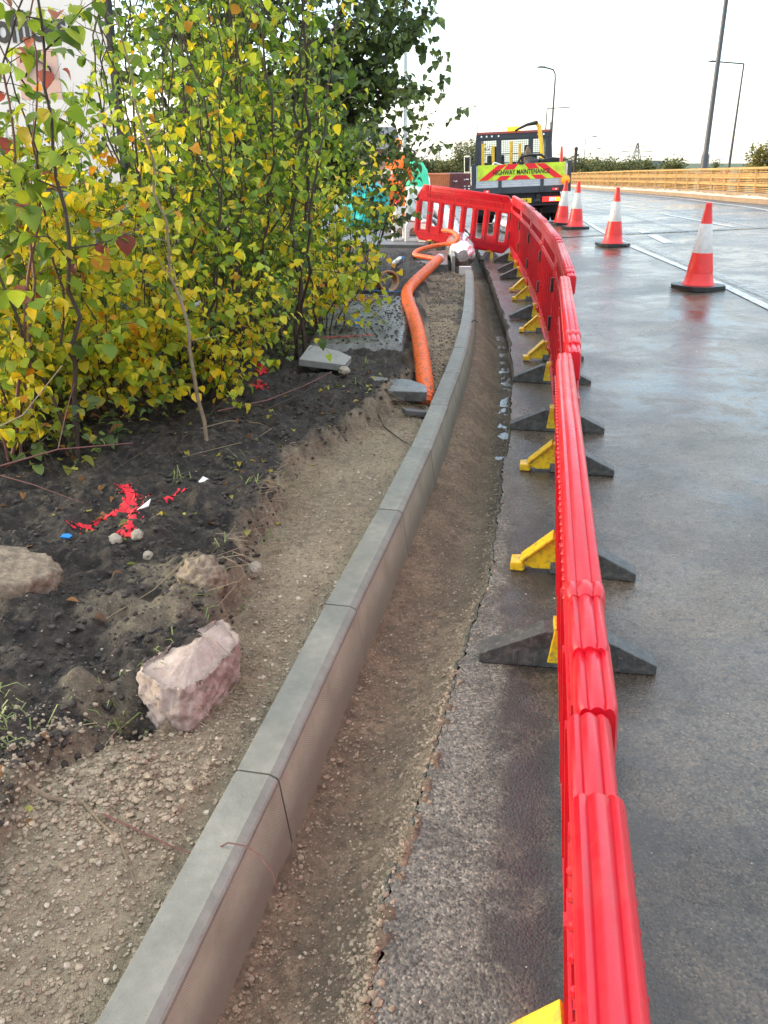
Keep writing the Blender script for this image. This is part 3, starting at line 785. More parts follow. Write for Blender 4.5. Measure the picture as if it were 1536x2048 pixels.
def truck():
    T = empty('dropside_truck', (3.33, 21.9, .09), (0, R(-2.4), R(-4.5)))
    tag(T, 'dark tipper truck with red and yellow chevron tailgate parked ahead of the barriers', 'truck')
    W = 1.13; L = 3.15; fl = .86
    # chassis
    mb = MB(); mb.box(-.48,-.38,-.0,5.2,.5,.68); mb.box(.38,.48,0,5.2,.5,.68)
    for y in (.3,1.2,2.2,3.0): mb.box(-.38,.38,y,y+.08,.53,.63)
    mb.box(-.95,.95,.02,.1,.48,.56); mb.box(-.9,.9,.12,.2,.60,.72)
    mb.box(-.9,-.5,.25,.3,.42,.8); mb.box(.5,.9,.25,.3,.42,.8)
    mb.tube([(-.35,.4,.42),(-.35,2.2,.4)], .05, 8); mb.tube([(.1,.9,.35),(.1,4,.45)], .04, 8)
    mb.M = Matrix.Translation((0,.95,.36)); mb.lathe([(.02,-.14),(.13,-.1),(.16,0),(.13,.1),(.02,.14)], 14); mb.M = Matrix()
    mb.tube([(-.85,.95,.36),(.85,.95,.36)], .045, 8)
    mb.build('chassis', M['chassis'], T, bevel=.006)
    # wheels
    for sx in (-1, 1):
        for y, dual in ((.95, 1), (4.2, 0)):
            w = MB(); x0 = sx*(.70 if dual else .82)
            w.M = Matrix.Translation((x0, y, .36)) @ Matrix.Rotation(R(90), 4, 'Y')
            def ty(o): w.lathe([(.2,o-.1),(.33,o-.1),(.355,o-.085),(.36,o-.05),(.352,o-.045),(.352,o-.035),(.36,o-.03),(.36,o-.005),(.352,o-.002),(.352,o+.008),(.36,o+.012),(.36,o+.04),(.352,o+.045),(.36,o+.055),(.355,o+.085),(.33,o+.1),(.2,o+.1)], 32)
            ty(0)
            if dual: ty(sx*.24)
            t = w.build('wheel', M['tyre'], T, smooth=True)
            r = MB(); r.M = w.M
            o = sx*.24 if dual else 0
            r.lathe([(.205,o-.09),(.2,o+sx*.02),(.1,o+sx*.03),(.09,o+sx*.08),(.03,o+sx*.085)], 20); r.build('rim', M['alu'], t, smooth=True)
    for sx in (-1, 1):
        mb = MB(); mb.box(sx*.80-.22, sx*.80+.22, .45, .47, .22, .62); mb.build('mudflap', M['tyre'], T)
    # bed
    mb = MB(); mb.box(-W,W,0,L,fl-.06,fl); mb.box(-W,W,-.01,.06,fl-.14,fl-.0)
    for x in (-.9,-.3,.3,.9): mb.box(x-.03,x+.03,.1,L-.1,fl-.14,fl-.06)
    mb.build('load_bed', M['truckdark'], T, bevel=.006)
    for sx in (-1, 1):
        s = MB().box(sx*W-.02, sx*W+.02, .07, L-.05, fl+.01, fl+.48); 
        for k in range(4): s.box(sx*W-.026, sx*W+.026, .07, L-.05, fl+.06+k*.11, fl+.075+k*.11)
        s.build('side_board', M['truckwhite'], T, bevel=.004)
        MB().box(sx*(W+.01)-.045, sx*(W+.01)+.045, -.03, .065, fl-.14, fl+.55).build('corner_post', M['truckdark'], T, bevel=.008)
    tg = MB().box(-W+.06, W-.06, -.005, .03, fl+.005, fl+.5)
    for k in range(3): tg.box(-W+.06, W-.06, -.012, -.002, fl+.01+k*.05, fl+.045+k*.05)
    tg = tg.build('tailgate', M['alu'], T, bevel=.004)
    # chevron board on the tailgate
    x0, x1, z0, z1 = -W+.1, W-.1, fl+.17, fl+.52
    MB().box(x0, x1, -.028, -.014, z0, z1).build('chevron_board', M['chevyellow'], tg)
    rd = MB()
    def sh(pts): rd.prism(pts, 'y', -.031, -.0275)
    h = z1-z0
    for s in (-1, 1):
        c = lambda x, z: (s*x, z)
        def par(xb, w_, sl, za, zb):   # leaning inwards going up
            A = z0+h*za; B = z0+h*zb
            p = [(xb, A), (xb-w_, A), (xb-w_-sl*(zb-za), B), (xb-sl*(zb-za), B)]
            sh([c(*q) for q in p])
        par(1.0, .21, .47, .02, .98)
        par(.60, .25, .42, .0, .27)
        par(.42, .25, .30, .66, 1.0)
    sh([(-.23,z0+.001),(.23,z0+.001),(.12,z0+h*.27),(-.12,z0+h*.27)])
    rd.build('chevron_stripe', M['chevred'], tg)
    text_mesh('HIGHWAY MAINTENANCE', .155, M['signblack'], 'lettering', tg, (0, -.034, z0+h*.47), (R(90), 0, 0), sx=.72, bold=.002)
    for x in (-.5,.5): MB().box(x-.04,x+.04,-.04,-.012,fl-.13,fl+.165).build('hinge', M['truckdark'], tg, bevel=.005)
    MB().box(-.06,.06,-.05,-.01,z1-.02,z1+.05).build('latch', M['chassis'], tg, bevel=.01)
    # rear lamps, plate, bumper
    for x in (-.82,.82):
        l = MB().box(x-.07,x+.07,-.045,-.012,fl-.1,fl-.05).build('marker_lamp', M['redlamp'], T, bevel=.012)
        MB().box(x-.005,x+.035,-.05,-.044,fl-.09,fl-.06).build('bulb', M['whitelens'], l)
    MB().box(-.98,.98,.02,.12,.42,.47).box(-.98,.98,.1,.2,.47,.64).build('rear_bumper', M['chassis'], T, bevel=.01)
    for s in (-1, 1):
        l = MB().box(s*.75-.23, s*.75+.23, -.02, .05, .5, .62).build('tail_lamp', M['redlamp'], T, bevel=.01)
        MB().box(s*.75-.07*1, s*.75+.09, -.026, -.018, .515, .605).build('clear_lens', M['whitelens'], l, bevel=.004)
        MB().box(s*.75+s*.13-.04, s*.75+s*.13+.05, -.027, -.019, .52, .6).build('indicator_lens', M['beacon'], l, bevel=.004)
    pl = MB().box(-.26,.26,-.02,.0,.49,.6).build('number_plate', M['plateyellow'], T, bevel=.004)
    text_mesh('LA', .1, M['signblack'], 'plate_lettering', pl, (.12,-.023,.545), (R(90),0,0), sx=.8, bold=.002)
    MB().box(.35,.47,-.02,.0,.52,.57).build('maker_badge', M['truckdark'], T, bevel=.003)
    # headboard
    y = L; zt = 2.22
    mb = MB()
    def q(x0, x1, za, zb, yy=0):
        mb.box(x0, x1, y-.02+yy, y+.03+yy, za, zb)
    wb, wt = 1.08, 1.0
    mb.prism([(-wb,fl),(-wt-.03,1.78+.0),(-wt+.0,zt-.1),(wt,zt-.1),(wt+.03,1.78),(wb,fl),(wb-.02,fl),(.86,1.3),(.86,1.96),(-.86,1.96),(-.86,1.3),(-wb+.02,fl)], 'y', y-.02, y+.03)
    mb.prism([(-.855,1.3),(-wb+.02,fl+.001),(wb-.02,fl+.001),(.855,1.3)], 'y', y-.018, y+.028)
    q(-.46,-.32,1.3,1.96,.002); q(.4,.53,1.3,1.96,.002)
    for z in (1.62,): q(-.86,.86,z-.012,z+.012,.004)
    for z in (1.12,1.4,2.0): q(-1.0,1.0,z,z+.015,-.012)
    hb = mb.build('headboard', M['truckdark'], T, bevel=.004)
    mesh = MB()
    for x0_, x1_ in ((-.86,-.46),(-.32,.4),(.53,.86)):
        n = int((x1_-x0_)/.05)
        for i in range(1, n): mesh.box(x0_+i*(x1_-x0_)/n-.004, x0_+i*(x1_-x0_)/n+.004, y, y+.008, 1.3, 1.96)
        for i in range(1, 14): mesh.box(x0_, x1_, y+.001, y+.007, 1.3+i*.047-.004, 1.3+i*.047+.004)
    mesh.build('mesh_grille', M['chassis'], hb)
    for s in (-1, 1): MB().prism([(s*1.03,fl+.1),(s*.985,zt+.14),(s*.965,zt+.14),(s*.985,fl+.1)], 'y', y-.04, y+.0).build('upright', M['truckdark'], T)
    MB().box(-.98,.98,y-.04,y+.05,zt-.1,zt-.04).build('light_bar', M['redtrim'], T, bevel=.01)
    for x in (-.86,-.72,-.58,-.4,.66,.8): 
        m_ = MB(); m_.M = Matrix.Translation((x, y-.025, zt-.15)) @ Matrix.Rotation(R(90), 4, 'X'); m_.lathe([(.001,0),(.022,.0),(.024,.012),(.001,.014)], 12); m_.build('work_lamp', M['whitelens'], T)
    MB().box(-.17,.17,y-.08,y+.08,zt-.04,zt+.07).build('amber_beacon', M['beacon'], T, bevel=.02)
    # cab
    cb = MB(); cy0, cy1 = L+.12, L+1.75
    cb.box(-.98,.98,cy0,cy1+.35,.5,1.28); cb.box(-.9,.9,cy0,cy1-.25,2.0,2.1)
    for s in (-1, 1):
        cb.box(s*.93-.05,s*.93+.05,cy0,cy0+.14,1.28,2.0); cb.bar((s*.88,cy1-.25,2.02),(s*.92,cy1+.25,1.28),.09); cb.box(s*.9-.03,s*.9+.03,cy0+.75,cy0+.83,1.28,2.0)
    cb.box(-.98,-.8,cy0,cy0+.05,1.28,2.0); cb.box(.8,.98,cy0,cy0+.05,1.28,2.0)
    cab = cb.build('cab', M['truckwhite'], T, bevel=.02)
    MB().box(-.8,.8,cy0+.02,cy0+.026,1.29,2.0).build('rear_window', M['glass'], cab)
    for s in (-1,1):
        st = MB().box(s*.45-.24, s*.45+.24, cy0+.35, cy0+.5, 1.0, 1.6).box(s*.45-.12, s*.45+.12, cy0+.37, cy0+.48, 1.6, 1.82).build('seat', M['chassis'], cab, bevel=.04)
    mr = MB().box(-1.32,-1.14,L+1.2,L+1.3,1.15,1.62).build('door_mirror', M['truckwhite'], T, bevel=.03)
    MB().box(-1.3,-1.16,L+1.19,L+1.2,1.2,1.58).build('mirror_glass', M['darkglass'], mr, bevel=.003)
    MB().tube([(-1.18,L+1.25,1.6),(-.98,L+1.3,1.7)], .015, 6).tube([(-1.18,L+1.25,1.2),(-.98,L+1.3,1.15)], .015, 6).build('mirror_arm', M['chassis'], T)
    return T
T = truck()
TM = Matrix.Translation(T.location) @ T.rotation_euler.to_matrix().to_4x4()
def on_truck(o, x, y, z, rz=0):
    o.matrix_world = TM @ Matrix.Translation((x, y, z)) @ Matrix.Rotation(rz, 4, 'Z')
fl = .862
# two pairs of yellow posts
for x, zz, lab, w in ((-.72, 1.02, 'pair of yellow lifting posts standing at the left of the truck bed', .13), (-.02, 1.05, 'taller pair of yellow lifting posts in the middle of the truck bed', .11)):
    o = empty('lifting_frame'); tag(o, lab, 'lifting frame', 'yellow frames carried on the truck'); on_truck(o, x, 1.9, fl)
    for s in (-1, 1): MB().box(s*w-.035, s*w+.035, -.035, .035, 0.02, zz-.06*(s+1)/2).build('post', M['machineyellow'], o, bevel=.006)
    MB().box(-w-.09, w+.09, -.16, .16, 0, .03).box(-w, w, -.03, .03, .5, .56).build('base_plate', M['chassis'], o, bevel=.004)
# plate compactor with black guard hoop and yellow handle
o = empty('plate_compactor'); tag(o, 'black plate compactor with curved guard and tall yellow handle on the truck bed', 'plate compactor'); on_truck(o, .32, .75, fl)
MB().box(-.3,.3,-.3,.3,0,.05).box(-.22,.22,-.22,.22,.05,.4).build('base_plate', M['chassis'], o, bevel=.02)
mb = MB(); mb.tube([(-.42,0,.05),(-.38,0,.5),(-.28,0,.66),(-.1,0,.7),(.2,0,.7),(.32,0,.62),(.38,0,.4),(.4,0,.05)], .032, 10); mb.build('guard_hoop', M['blackplastic'], o, smooth=True)
mb = MB(); mb.M = Matrix.Translation((0,0,.48)); mb.lathe([(.02,-.12),(.2,-.1),(.24,0),(.2,.1),(.05,.16)], 18); mb.build('engine', M['chassis'], o, smooth=True)
mb = MB(); mb.box(.16,.24,-.05,.03,.1,.62); mb.build('fuel_tank', M['mud'], o, bevel=.02)
mb = MB(); mb.tube([(.3,.5,.4),(.27,.55,.9),(.2,.6,1.35),(.1,.62,1.46),(-.02,.62,1.42)], [.05,.05,.055,.04,.03], 8); mb.build('handle', M['machineyellow'], o, smooth=True)
mb = MB(); mb.tube([(.16,.6,1.44),(-.1,.58,1.40),(-.3,.56,1.32),(-.4,.56,1.27)], [.05,.035,.03,.028], 8); mb.build('handle_grip', M['chassis'], o, smooth=True)
o = MB().prism([(-.12,0),(.12,0),(.08,.2),(.02,.36),(-.03,.4),(-.09,.22)], 'y', -.08, .08).build('sandbag', M['mud'], bevel=.03, smooth=True); tag(o, 'brown pointed sack leaning behind the compactor on the truck bed', 'sack'); on_truck(o, .28, 1.5, fl+.52)
MBs = MB().box(-.13,.13,-.13,.13,-.52,0)
o2 = MBs.build('crate', M['chassis'], bevel=.01); tag(o2, 'dark crate under the brown sack on the truck bed', 'crate'); on_truck(o2, .28, 1.5, fl+.521)
o = empty('pipe_stack'); tag(o, 'orange brown fittings under a dark folded sheet at the right of the truck bed', 'fittings'); on_truck(o, .78, .9, fl)
mb = MB()
for k in range(3): mb.box(-.24,.26,-.3,.3,.02+k*.15,.15+k*.15)
mb.build('fitting_box', M['machineyellow'], o, bevel=.02)
mb = MB()
for k in range(4): mb.tube([(-.27,-.32,.47+k*.03),(0,-.34,.5+k*.035),(.3,-.3,.48+k*.03)], .03, 8)
mb.box(-.28,.3,-.3,.3,.47,.6)
mb.build('folded_sheet', M['chassis'], o, bevel=.02)
mb = MB()
for k in range(5): mb.tube([(-.2+k*.08,-.31,.1),(-.14+k*.08,-.33,.25),(-.2+k*.09,-.31,.42)], .012, 6)
mb.build('strap', M['chassis'], o)
mb = MB(); mb.tube([(-.3,0,.05),(-.28,0,.42),(-.15,0,.56),(.02,0,.5),(.08,0,.3),(.1,0,.05)], .022, 8)
o = mb.build('coiled_hose', M['whiteplastic'], smooth=True); tag(o, 'pale curved hose rising from the left of the truck bed', 'hose'); on_truck(o, -.45, .7, fl)
mb = MB(); mb.box(-.22,.22,-.2,.2,0,.5)
o = mb.build('toolbox', M['chassis'], bevel=.05); tag(o, 'black tool box on the truck bed behind the pale hose', 'tool box'); on_truck(o, -.5, 1.05, fl)
o = MB().lathe([(.09,0),(.09,.02),(.06,.1),(.035,.7),(.022,.86)], 12).build('slim_cone', M['conered'], smooth=True); tag(o, 'slim red cone standing at the right rear corner of the truck bed', 'cone'); on_truck(o, .98, .35, fl)
# ------------------------------------------------------------------ vegetation
def leaf_template(detail=2):
    # leaf lies along +y from its stalk, blade across x, normal +z; folded and drooping
    if detail == 2:
        rows = [(0, .0), (.16, .30), (.38, .47), (.62, .42), (.84, .22), (1.0, 0)]
    else:
        rows = [(0, .0), (.17, .34), (.45, .47), (.78, .3), (1.0, 0)]
    v = []; f = []; idx = []
    for t, w in rows:
        z = -.28*t*t + .06*math.sin(t*3)
        if w == 0: v.append((0, t, z)); idx.append((len(v)-1,)*3)
        else:
            v += [(-w, t, z+.2*w), (0, t, z-.02), (w, t, z+.2*w)]; idx.append((len(v)-3, len(v)-2, len(v)-1))
    for a, b in zip(idx[:-1], idx[1:]):
        for k in (0, 1):
            q = [a[k], a[k+1], b[k+1], b[k]]
            qq = []
            for e in q:
                if e not in qq: qq.append(e)
            f.append(qq if len(qq) == 4 else qq+[qq[-1]])
    return np.array(v), f
PAL = {
 'green': [((.11,.2,.025),4), ((.17,.27,.03),4), ((.28,.36,.035),3), ((.07,.14,.03),2), ((.42,.4,.03),.6)],
 'yg': [((.17,.28,.03),3.2), ((.32,.42,.035),4), ((.54,.58,.045),3), ((.82,.62,.03),1.9), ((.08,.16,.025),3), ((.6,.27,.02),.25)],
 'yellow': [((.42,.5,.04),3), ((.68,.6,.035),3.5), ((.85,.6,.03),2), ((.2,.3,.03),2), ((.6,.26,.02),.5)],
 'dogwood': [((.22,.33,.035),4), ((.38,.45,.035),3.2), ((.12,.2,.03),2), ((.65,.48,.03),1.6), ((.3,.07,.055),1.1), ((.6,.25,.03),.5), ((.42,.16,.1),.5)],
 'dark': [((.1,.155,.05),4), ((.14,.2,.055),4), ((.21,.28,.06),2), ((.05,.08,.035),2), ((.16,.17,.03),.5)],
 'litter': [((.45,.36,.05),3), ((.35,.17,.06),3), ((.2,.1,.05),3), ((.5,.48,.12),2), ((.16,.2,.04),1.5)],
}
def pick(pal, n):
    cs = np.array([c for c, w in PAL[pal]]); w = np.array([w for c, w in PAL[pal]], float); w /= w.sum()
    k = nr.choice(len(cs), n, p=w); c = cs[k]*(1+nr.uniform(-.2, .2, (n, 1))); return c
TPL = {1: leaf_template(1), 2: leaf_template(2)}
def leaves_mesh(name, pos, dirs, nrm, size, col, mat, parent=None, detail=1, wide=1.0):
    tv, tf = TPL[detail]
    n = len(pos)
    d = dirs/np.linalg.norm(dirs, axis=1, keepdims=True)
    x = np.cross(d, nrm); x /= np.linalg.norm(x, axis=1, keepdims=True)+1e-9
    z = np.cross(x, d)
    curl = nr.uniform(.2, 2.4, n)[:, None]; wd = nr.uniform(.8, 1.1, n)[:, None]*wide
    V = pos[:, None, :] + size[:, None, None]*(tv[None, :, 0:1]*wd[:, :, None]*x[:, None, :] + tv[None, :, 1:2]*d[:, None, :] + tv[None, :, 2:3]*curl[:, :, None]*z[:, None, :])
    k = len(tv)
    # all faces as triangles
    tris = []
    for q in tf:
        tris.append((q[0], q[1], q[2]))
        if q[3] != q[2]: tris.append((q[0], q[2], q[3]))
    T_ = np.array(tris)
    F = (np.arange(n)[:, None, None]*k + T_[None]).reshape(-1, 3)
    V = V.reshape(-1, 3)
    cc = np.repeat(col, k, axis=0)
    return np_mesh(name, V, F, mat, {'tint': cc}, True, parent)

class Plant:
    def __init__(s): s.mb = MB(); s.p = []; s.d = []; s.n = []; s.s = []
    def leaf(s, p, along, size, droop=.6):
        a = rnd.uniform(0, 2*math.pi)
        o = Vector((math.cos(a), math.sin(a), 0))
        d = (o*rnd.uniform(.5, 1) + Vector(along)*.35 + Vector((0, 0, -droop*rnd.uniform(.3, 1.6))))
        nn = Vector((rnd.gauss(0, .45), rnd.gauss(0, .45), 1)) + o*.5
        s.p.append(Vector(p)+o*size*.2); s.d.append(d); s.n.append(nn); s.s.append(size*rnd.uniform(.5, 1.25))
    def twig(s, a, d, L, r, lsize, gap, level, droop=.35, jit=.18, start=0.1, den=1):
        n = max(3, int(L/.09)); p = Vector(a); d = Vector(d).normalized(); pts = [p.copy()]
        for i in range(n):
            d = (d + Vector((rnd.gauss(0, jit), rnd.gauss(0, jit), rnd.gauss(0, jit)-.02*droop))).normalized()
            p = p + d*L/n; pts.append(p.copy())
        s.mb.tube(pts, list(np.linspace(r, max(.0008, r*.35), len(pts))), 3 if r < .004 else 5, caps=False)
        k = int(L*(1-start)/gap*den)
        for i in range(k):
            t = start+(1-start)*(i+rnd.random())/max(k, 1); f = t*n; j = min(int(f), n-1)
            q = pts[j].lerp(pts[j+1], f-j); s.leaf(q, d, lsize)
        if level > 0:
            for i in range(int(L/.16)):
                t = rnd.uniform(.2, .95); j = int(t*n); q = pts[min(j, n)]
                a_ = rnd.uniform(0, 2*math.pi)
                dd = (pts[min(j+1, n)]-pts[max(j-1, 0)]).normalized()+Vector((math.cos(a_), math.sin(a_), rnd.uniform(-.2, .5)))*.95
                s.twig(q, dd, L*rnd.uniform(.3, .55), r*.5, lsize, gap, level-1, droop, jit, .1, den)
        return pts
    def stem(s, base, tip, r, lsize, gap=.035, nb=12, bl=.5, first=.25, level=1, bend=.12, den=1, bias=None, jit=.015):
        base = Vector(base); tip = Vector(tip); L = (tip-base).length; n = max(8, int(L/.12)); pts = []
        side = Vector((rnd.gauss(0, bend), rnd.gauss(0, bend), 0))*L
        for i in range(n+1):
            t = i/n; pts.append(base.lerp(tip, t)+side*math.sin(t*math.pi)*.6+Vector((rnd.gauss(0, jit), rnd.gauss(0, jit), 0))*(1 if i else 0))
        s.mb.tube(pts, list(np.linspace(r, r*.25, n+1)), 6, caps=False)
        for i in range(nb):
            t = first+(1-first)*((i+rnd.random())/nb); f = t*n; j = min(int(f), n-1); q = pts[j].lerp(pts[j+1], f-j)
            a_ = i*2.4+rnd.uniform(-.6, .6)
            d = Vector((math.cos(a_), math.sin(a_), rnd.uniform(.1, .9)))
            if bias: d = d+Vector(bias)
            s.twig(q, d, bl*rnd.uniform(.5, 1.15)*(1.15-.55*t), r*.32, lsize, gap, level, den=den)
        s.twig(pts[-1], (tip-base), bl*.7, r*.25, lsize, gap, 0, den=den)
    def build(s, root, pal, bark='bark', leafmat='leaf', detail=1, names=('stem', 'foliage'), wide=1.12):
        if s.mb.v: s.mb.build(names[0], M[bark], root, smooth=True)
        if s.p:
            n = len(s.p)
            col = pick(pal, n)
            # neighbouring leaves share a tone
            P_ = np.array([tuple(p) for p in s.p])
            tone = 1+.28*fbm(P_[:, 0]+P_[:, 2]*.7, P_[:, 1]-P_[:, 2], 3, 3, 5)
            leaves_mesh(names[1], P_, np.array([tuple(p) for p in s.d]), np.array([tuple(p) for p in s.n]), np.array(s.s), col*tone[:, None], M[leafmat], root, detail, wide)
        return len(s.p)
NL = [0]
def shrub(name, label, pos, stems, pal, lsize, bark='bark', group='autumn shrubs beside the dug strip', cat='shrub', detail=1, **kw):
    x, y = pos; z = float(gz(x, y))-.03
    root = empty(name, (x, y, z)); tag(root, label, cat, group)
    pl = Plant()
    for st in stems:
        (bx, by), (tx, ty, tz), r = st[:3]; k = dict(kw); k.update(st[3] if len(st) > 3 else {})
        pl.stem((bx, by, 0), (tx, ty, tz), r, lsize, **k)
    NL[0] += pl.build(root, pal, bark, detail=detail)
    return root
def fan(n, h, spread, r, base=.08, cx=0, cy=0, hv=.15):
    out = []
    for i in range(n):
        a = 2*math.pi*i/n+rnd.uniform(-.4, .4); q = spread*rnd.uniform(.5, 1)
        out.append(((base*math.cos(a), base*math.sin(a)), (cx+q*math.cos(a), cy+q*math.sin(a), h*rnd.uniform(1-hv, 1+hv*.5)), r*rnd.uniform(.7, 1.1)))
    return out
rnd.seed(21)
# dogwoods at the front left, with big leaves turning red
shrub('dogwood_shrub', 'sparse shrub at the far left with large yellow and dark red leaves', (-1.82, 3.9),
      [((0,0),(.1,-.1,2.45),.010),((.05,.03),(.42,.1,2.4),.009),((-.05,0),(-.3,.0,2.3),.008),((.02,-.04),(-.1,-.35,1.9),.007)], 'dogwood', .085, nb=11, bl=.42, gap=.075, level=1, first=.3, detail=2, bark='twigred')
shrub('dogwood_shrub', 'large leaved shrub with a dark trunk, just right of the far left shrub', (-1.52, 4.0),
      [((0,0),(.1,-.05,2.55),.013),((.03,.02),(.38,.1,2.6),.009),((-.03,.02),(-.25,.1,2.4),.008)], 'dogwood', .075, nb=13, bl=.45, gap=.065, level=1, first=.2, detail=2)
shrub('sapling', 'single thin pale sapling leaning left out of the black soil', (-.92, 4.22),
      [((0,0),(-.22,-.1,2.1),.011, dict(bend=.03))], 'yellow', .055, nb=14, bl=.28, gap=.06, level=0, first=.25, detail=2, bark='barkpale')
# taller bushes
shrub('bush', 'tall yellow green bush behind the front saplings', (-1.12, 5.1), fan(9, 2.7, .42, .010), 'yg', .05, nb=15, bl=.55, gap=.05, first=.15)
shrub('bush', 'tall yellow green bush in the middle of the thicket, reaching the top of the photo', (-1.0, 5.9), fan(9, 3.0, .62, .011), 'yg', .052, nb=15, bl=.6, gap=.045, first=.15)
shrub('bush', 'bush with several dark trunks close to the old paving', (-.66, 6.2), [((0,0),(.12,.0,3.1),.018,dict(bend=.04)),((.07,.02),(.25,.1,2.9),.016,dict(bend=.04)),((-.2,.05),(-.3,.0,2.9),.013),((.03,-.06),(.42,-.05,2.5),.012),((-.06,.1),(-.1,.3,3.1),.014)], 'yg', .052, nb=16, bl=.45, gap=.045, first=.28)
shrub('bush', 'bush with green round leaves next to the sign edge', (-1.5, 6.3), fan(8, 3.0, .36, .011), 'green', .06, nb=12, bl=.5, gap=.055, first=.15)
shrub('bush', 'tall green bush at the back of the thicket', (-1.45, 7.5), fan(9, 3.3, .7, .013), 'green', .055, nb=13, bl=.65, gap=.055, first=.15)
shrub('bush', 'back green bush left of the duct works, thick with leaves', (-.95, 8.0), fan(8, 3.0, .6, .012), 'green', .052, nb=13, bl=.5, gap=.048, first=.15)
# low ones
shrub('low_bush', 'low bush of small bright yellow leaves hanging over the black soil', (-1.05, 5.0), fan(7, .75, .5, .008), 'yellow', .042, nb=8, bl=.35, gap=.045, first=.15, hv=.3) if False else \
shrub('low_bush', 'low bush of small bright yellow leaves hanging over the black soil', (-1.05, 5.0), fan(9, .8, .55, .006), 'yellow', .045, nb=11, bl=.38, gap=.034, first=.1)
shrub('low_bush', 'low yellow green bush between the two front trunks', (-1.5, 4.55), fan(9, 1.2, .42, .006), 'yellow', .055, nb=14, bl=.4, gap=.036, first=.08)
shrub('low_bush', 'lowest leafy bush at the left edge, its leaves hanging to the soil', (-1.85, 4.05), fan(8, .7, .35, .006), 'yellow', .05, nb=12, bl=.36, gap=.038, first=.05)
shrub('low_bush', 'low leafy bush at the left edge of the photo', (-2.1, 4.6), fan(9, 1.3, .45, .006), 'yg', .058, nb=14, bl=.42, gap=.036, first=.08)
shrub('low_bush', 'dense low green bush below the sign', (-2.3, 5.6), fan(10, 1.4, .65, .007), 'green', .06, nb=14, bl=.45, gap=.038, first=.08)
shrub('low_bush', 'low green bush behind, under the sign corner', (-2.9, 6.9), fan(9, 1.5, .8, .008), 'green', .062, nb=13, bl=.5, gap=.045, first=.08)
shrub('low_bush', 'low green bush in front of the grey barrier rail', (-1.75, 5.2), fan(9, 1.5, .5, .007), 'yellow', .05, nb=12, bl=.45, gap=.036, first=.06)
shrub('low_bush', 'low bush of hanging yellow leaves over the edge of the old paving', (-.5, 7.2), fan(8, 1.25, .42, .007), 'yellow', .052, nb=13, bl=.42, gap=.04, first=.1)
shrub('low_bush', 'dark green bush left of the ochre pipe ring', (-.6, 9.6), fan(9, 1.7, .55, .008), 'green', .055, nb=15, bl=.5, gap=.036, first=.04)
shrub('low_bush', 'dark low bush behind the thicket', (-1.4, 10.2), fan(9, 2.0, .8, .009), 'dark', .062, nb=15, bl=.55, gap=.04, first=.05)
shrub('low_bush', 'low bush with dark trunk in the middle of the thicket', (-1.2, 6.6), fan(9, 1.8, .65, .008), 'green', .055, nb=14, bl=.5, gap=.045, first=.15)
shrub('twiggy_shrub', 'thin dark twiggy shrub reaching right in front of the orange worker', (-.15, 10.6),
      [((0,0),(.75,.0,2.1),.012),((.02,0),(.45,.1,1.7),.009),((-.02,0),(.2,.0,1.9),.009),((0,.02),(.9,-.1,1.75),.008),((0,0),(.6,-.2,1.5),.007)], 'dark', .07, nb=11, bl=.5, gap=.045, first=.3, bark='barkdark')
# large dark tree behind
def tree(name, label, loc, h, spread, n, lsize, pal, group=None, zlow=.3, nl=8, bark='barkdark', tr=.12, lean=(0,0), leafmat='leaffar', cat='tree', squash=1.0, flat=.8):
    root = empty(name, loc); tag(root, label, cat, group)
    pl = Plant(); mb = pl.mb
    top = Vector((lean[0], lean[1], h*.85))
    mb.tube([Vector((0,0,-.2)).lerp(top, t)+Vector((rnd.gauss(0,.03)*h*.3, rnd.gauss(0,.03)*h*.3, 0))*t for t in np.linspace(0,1,9)], list(np.linspace(tr, tr*.2, 9)), 7, caps=False)
    tips = []
    for i in range(n):
        t = zlow+(1-zlow)*rnd.random(); a = rnd.uniform(0, 2*math.pi)
        base = Vector((lean[0]*t, lean[1]*t, h*.85*t*.8)); 
        rr = spread*math.sqrt(max(.05, 1-((t-.5)/.62)**2))*rnd.uniform(.45, 1.08)
        tip = Vector((lean[0]*t+rr*math.cos(a), lean[1]*t+rr*math.sin(a)*squash, h*(t*.98)+rnd.uniform(-.05,.08)*h))
        mid = base.lerp(tip, .5)+Vector((0,0,-.03*h)); mb.tube([base, mid, tip], [tr*.22, tr*.12, tr*.03], 4, caps=False)
        tips.append((tip, base))
        for k in range(nl):
            q = base.lerp(tip, rnd.uniform(.45, 1.05))+Vector((rnd.gauss(0,1),rnd.gauss(0,1),rnd.gauss(0,.8)))*spread*.11
            pl.leaf(q, tip-base, lsize, flat)
    pl.build(root, pal, bark, leafmat, names=('trunk', 'crown'))
    return root
shrub('tree', 'dark green tree behind the yellow bushes, its branches reaching out over the sky', (-1.5, 11.6),
      [((0,0),(.4,0,5.2),.07),((.05,0),(1.6,-.2,3.9),.03),((0,.05),(-.9,.2,4.8),.04),((0,0),(-1.7,.2,3.8),.03),((.04,-.05),(1.3,.1,4.9),.035),((0,0),(.3,-.4,4.2),.03),((0,0),(2.1,-.3,3.5),.022),((0,0),(1.3,-.3,2.9),.02),((0,0),(2.35,-.2,4.0),.022),((0,0),(1.9,-.4,2.75),.018),((0,0),(1.5,-.5,2.3),.016),((0,0),(1.7,0,2.0),.014,dict(nb=14,bl=.6)),((0,0),(-.6,-.3,3.9),.03)],
      'dark', .085, bark='barkdark', group=None, cat='tree', nb=27, bl=1.25, gap=.052, first=.25, level=1)

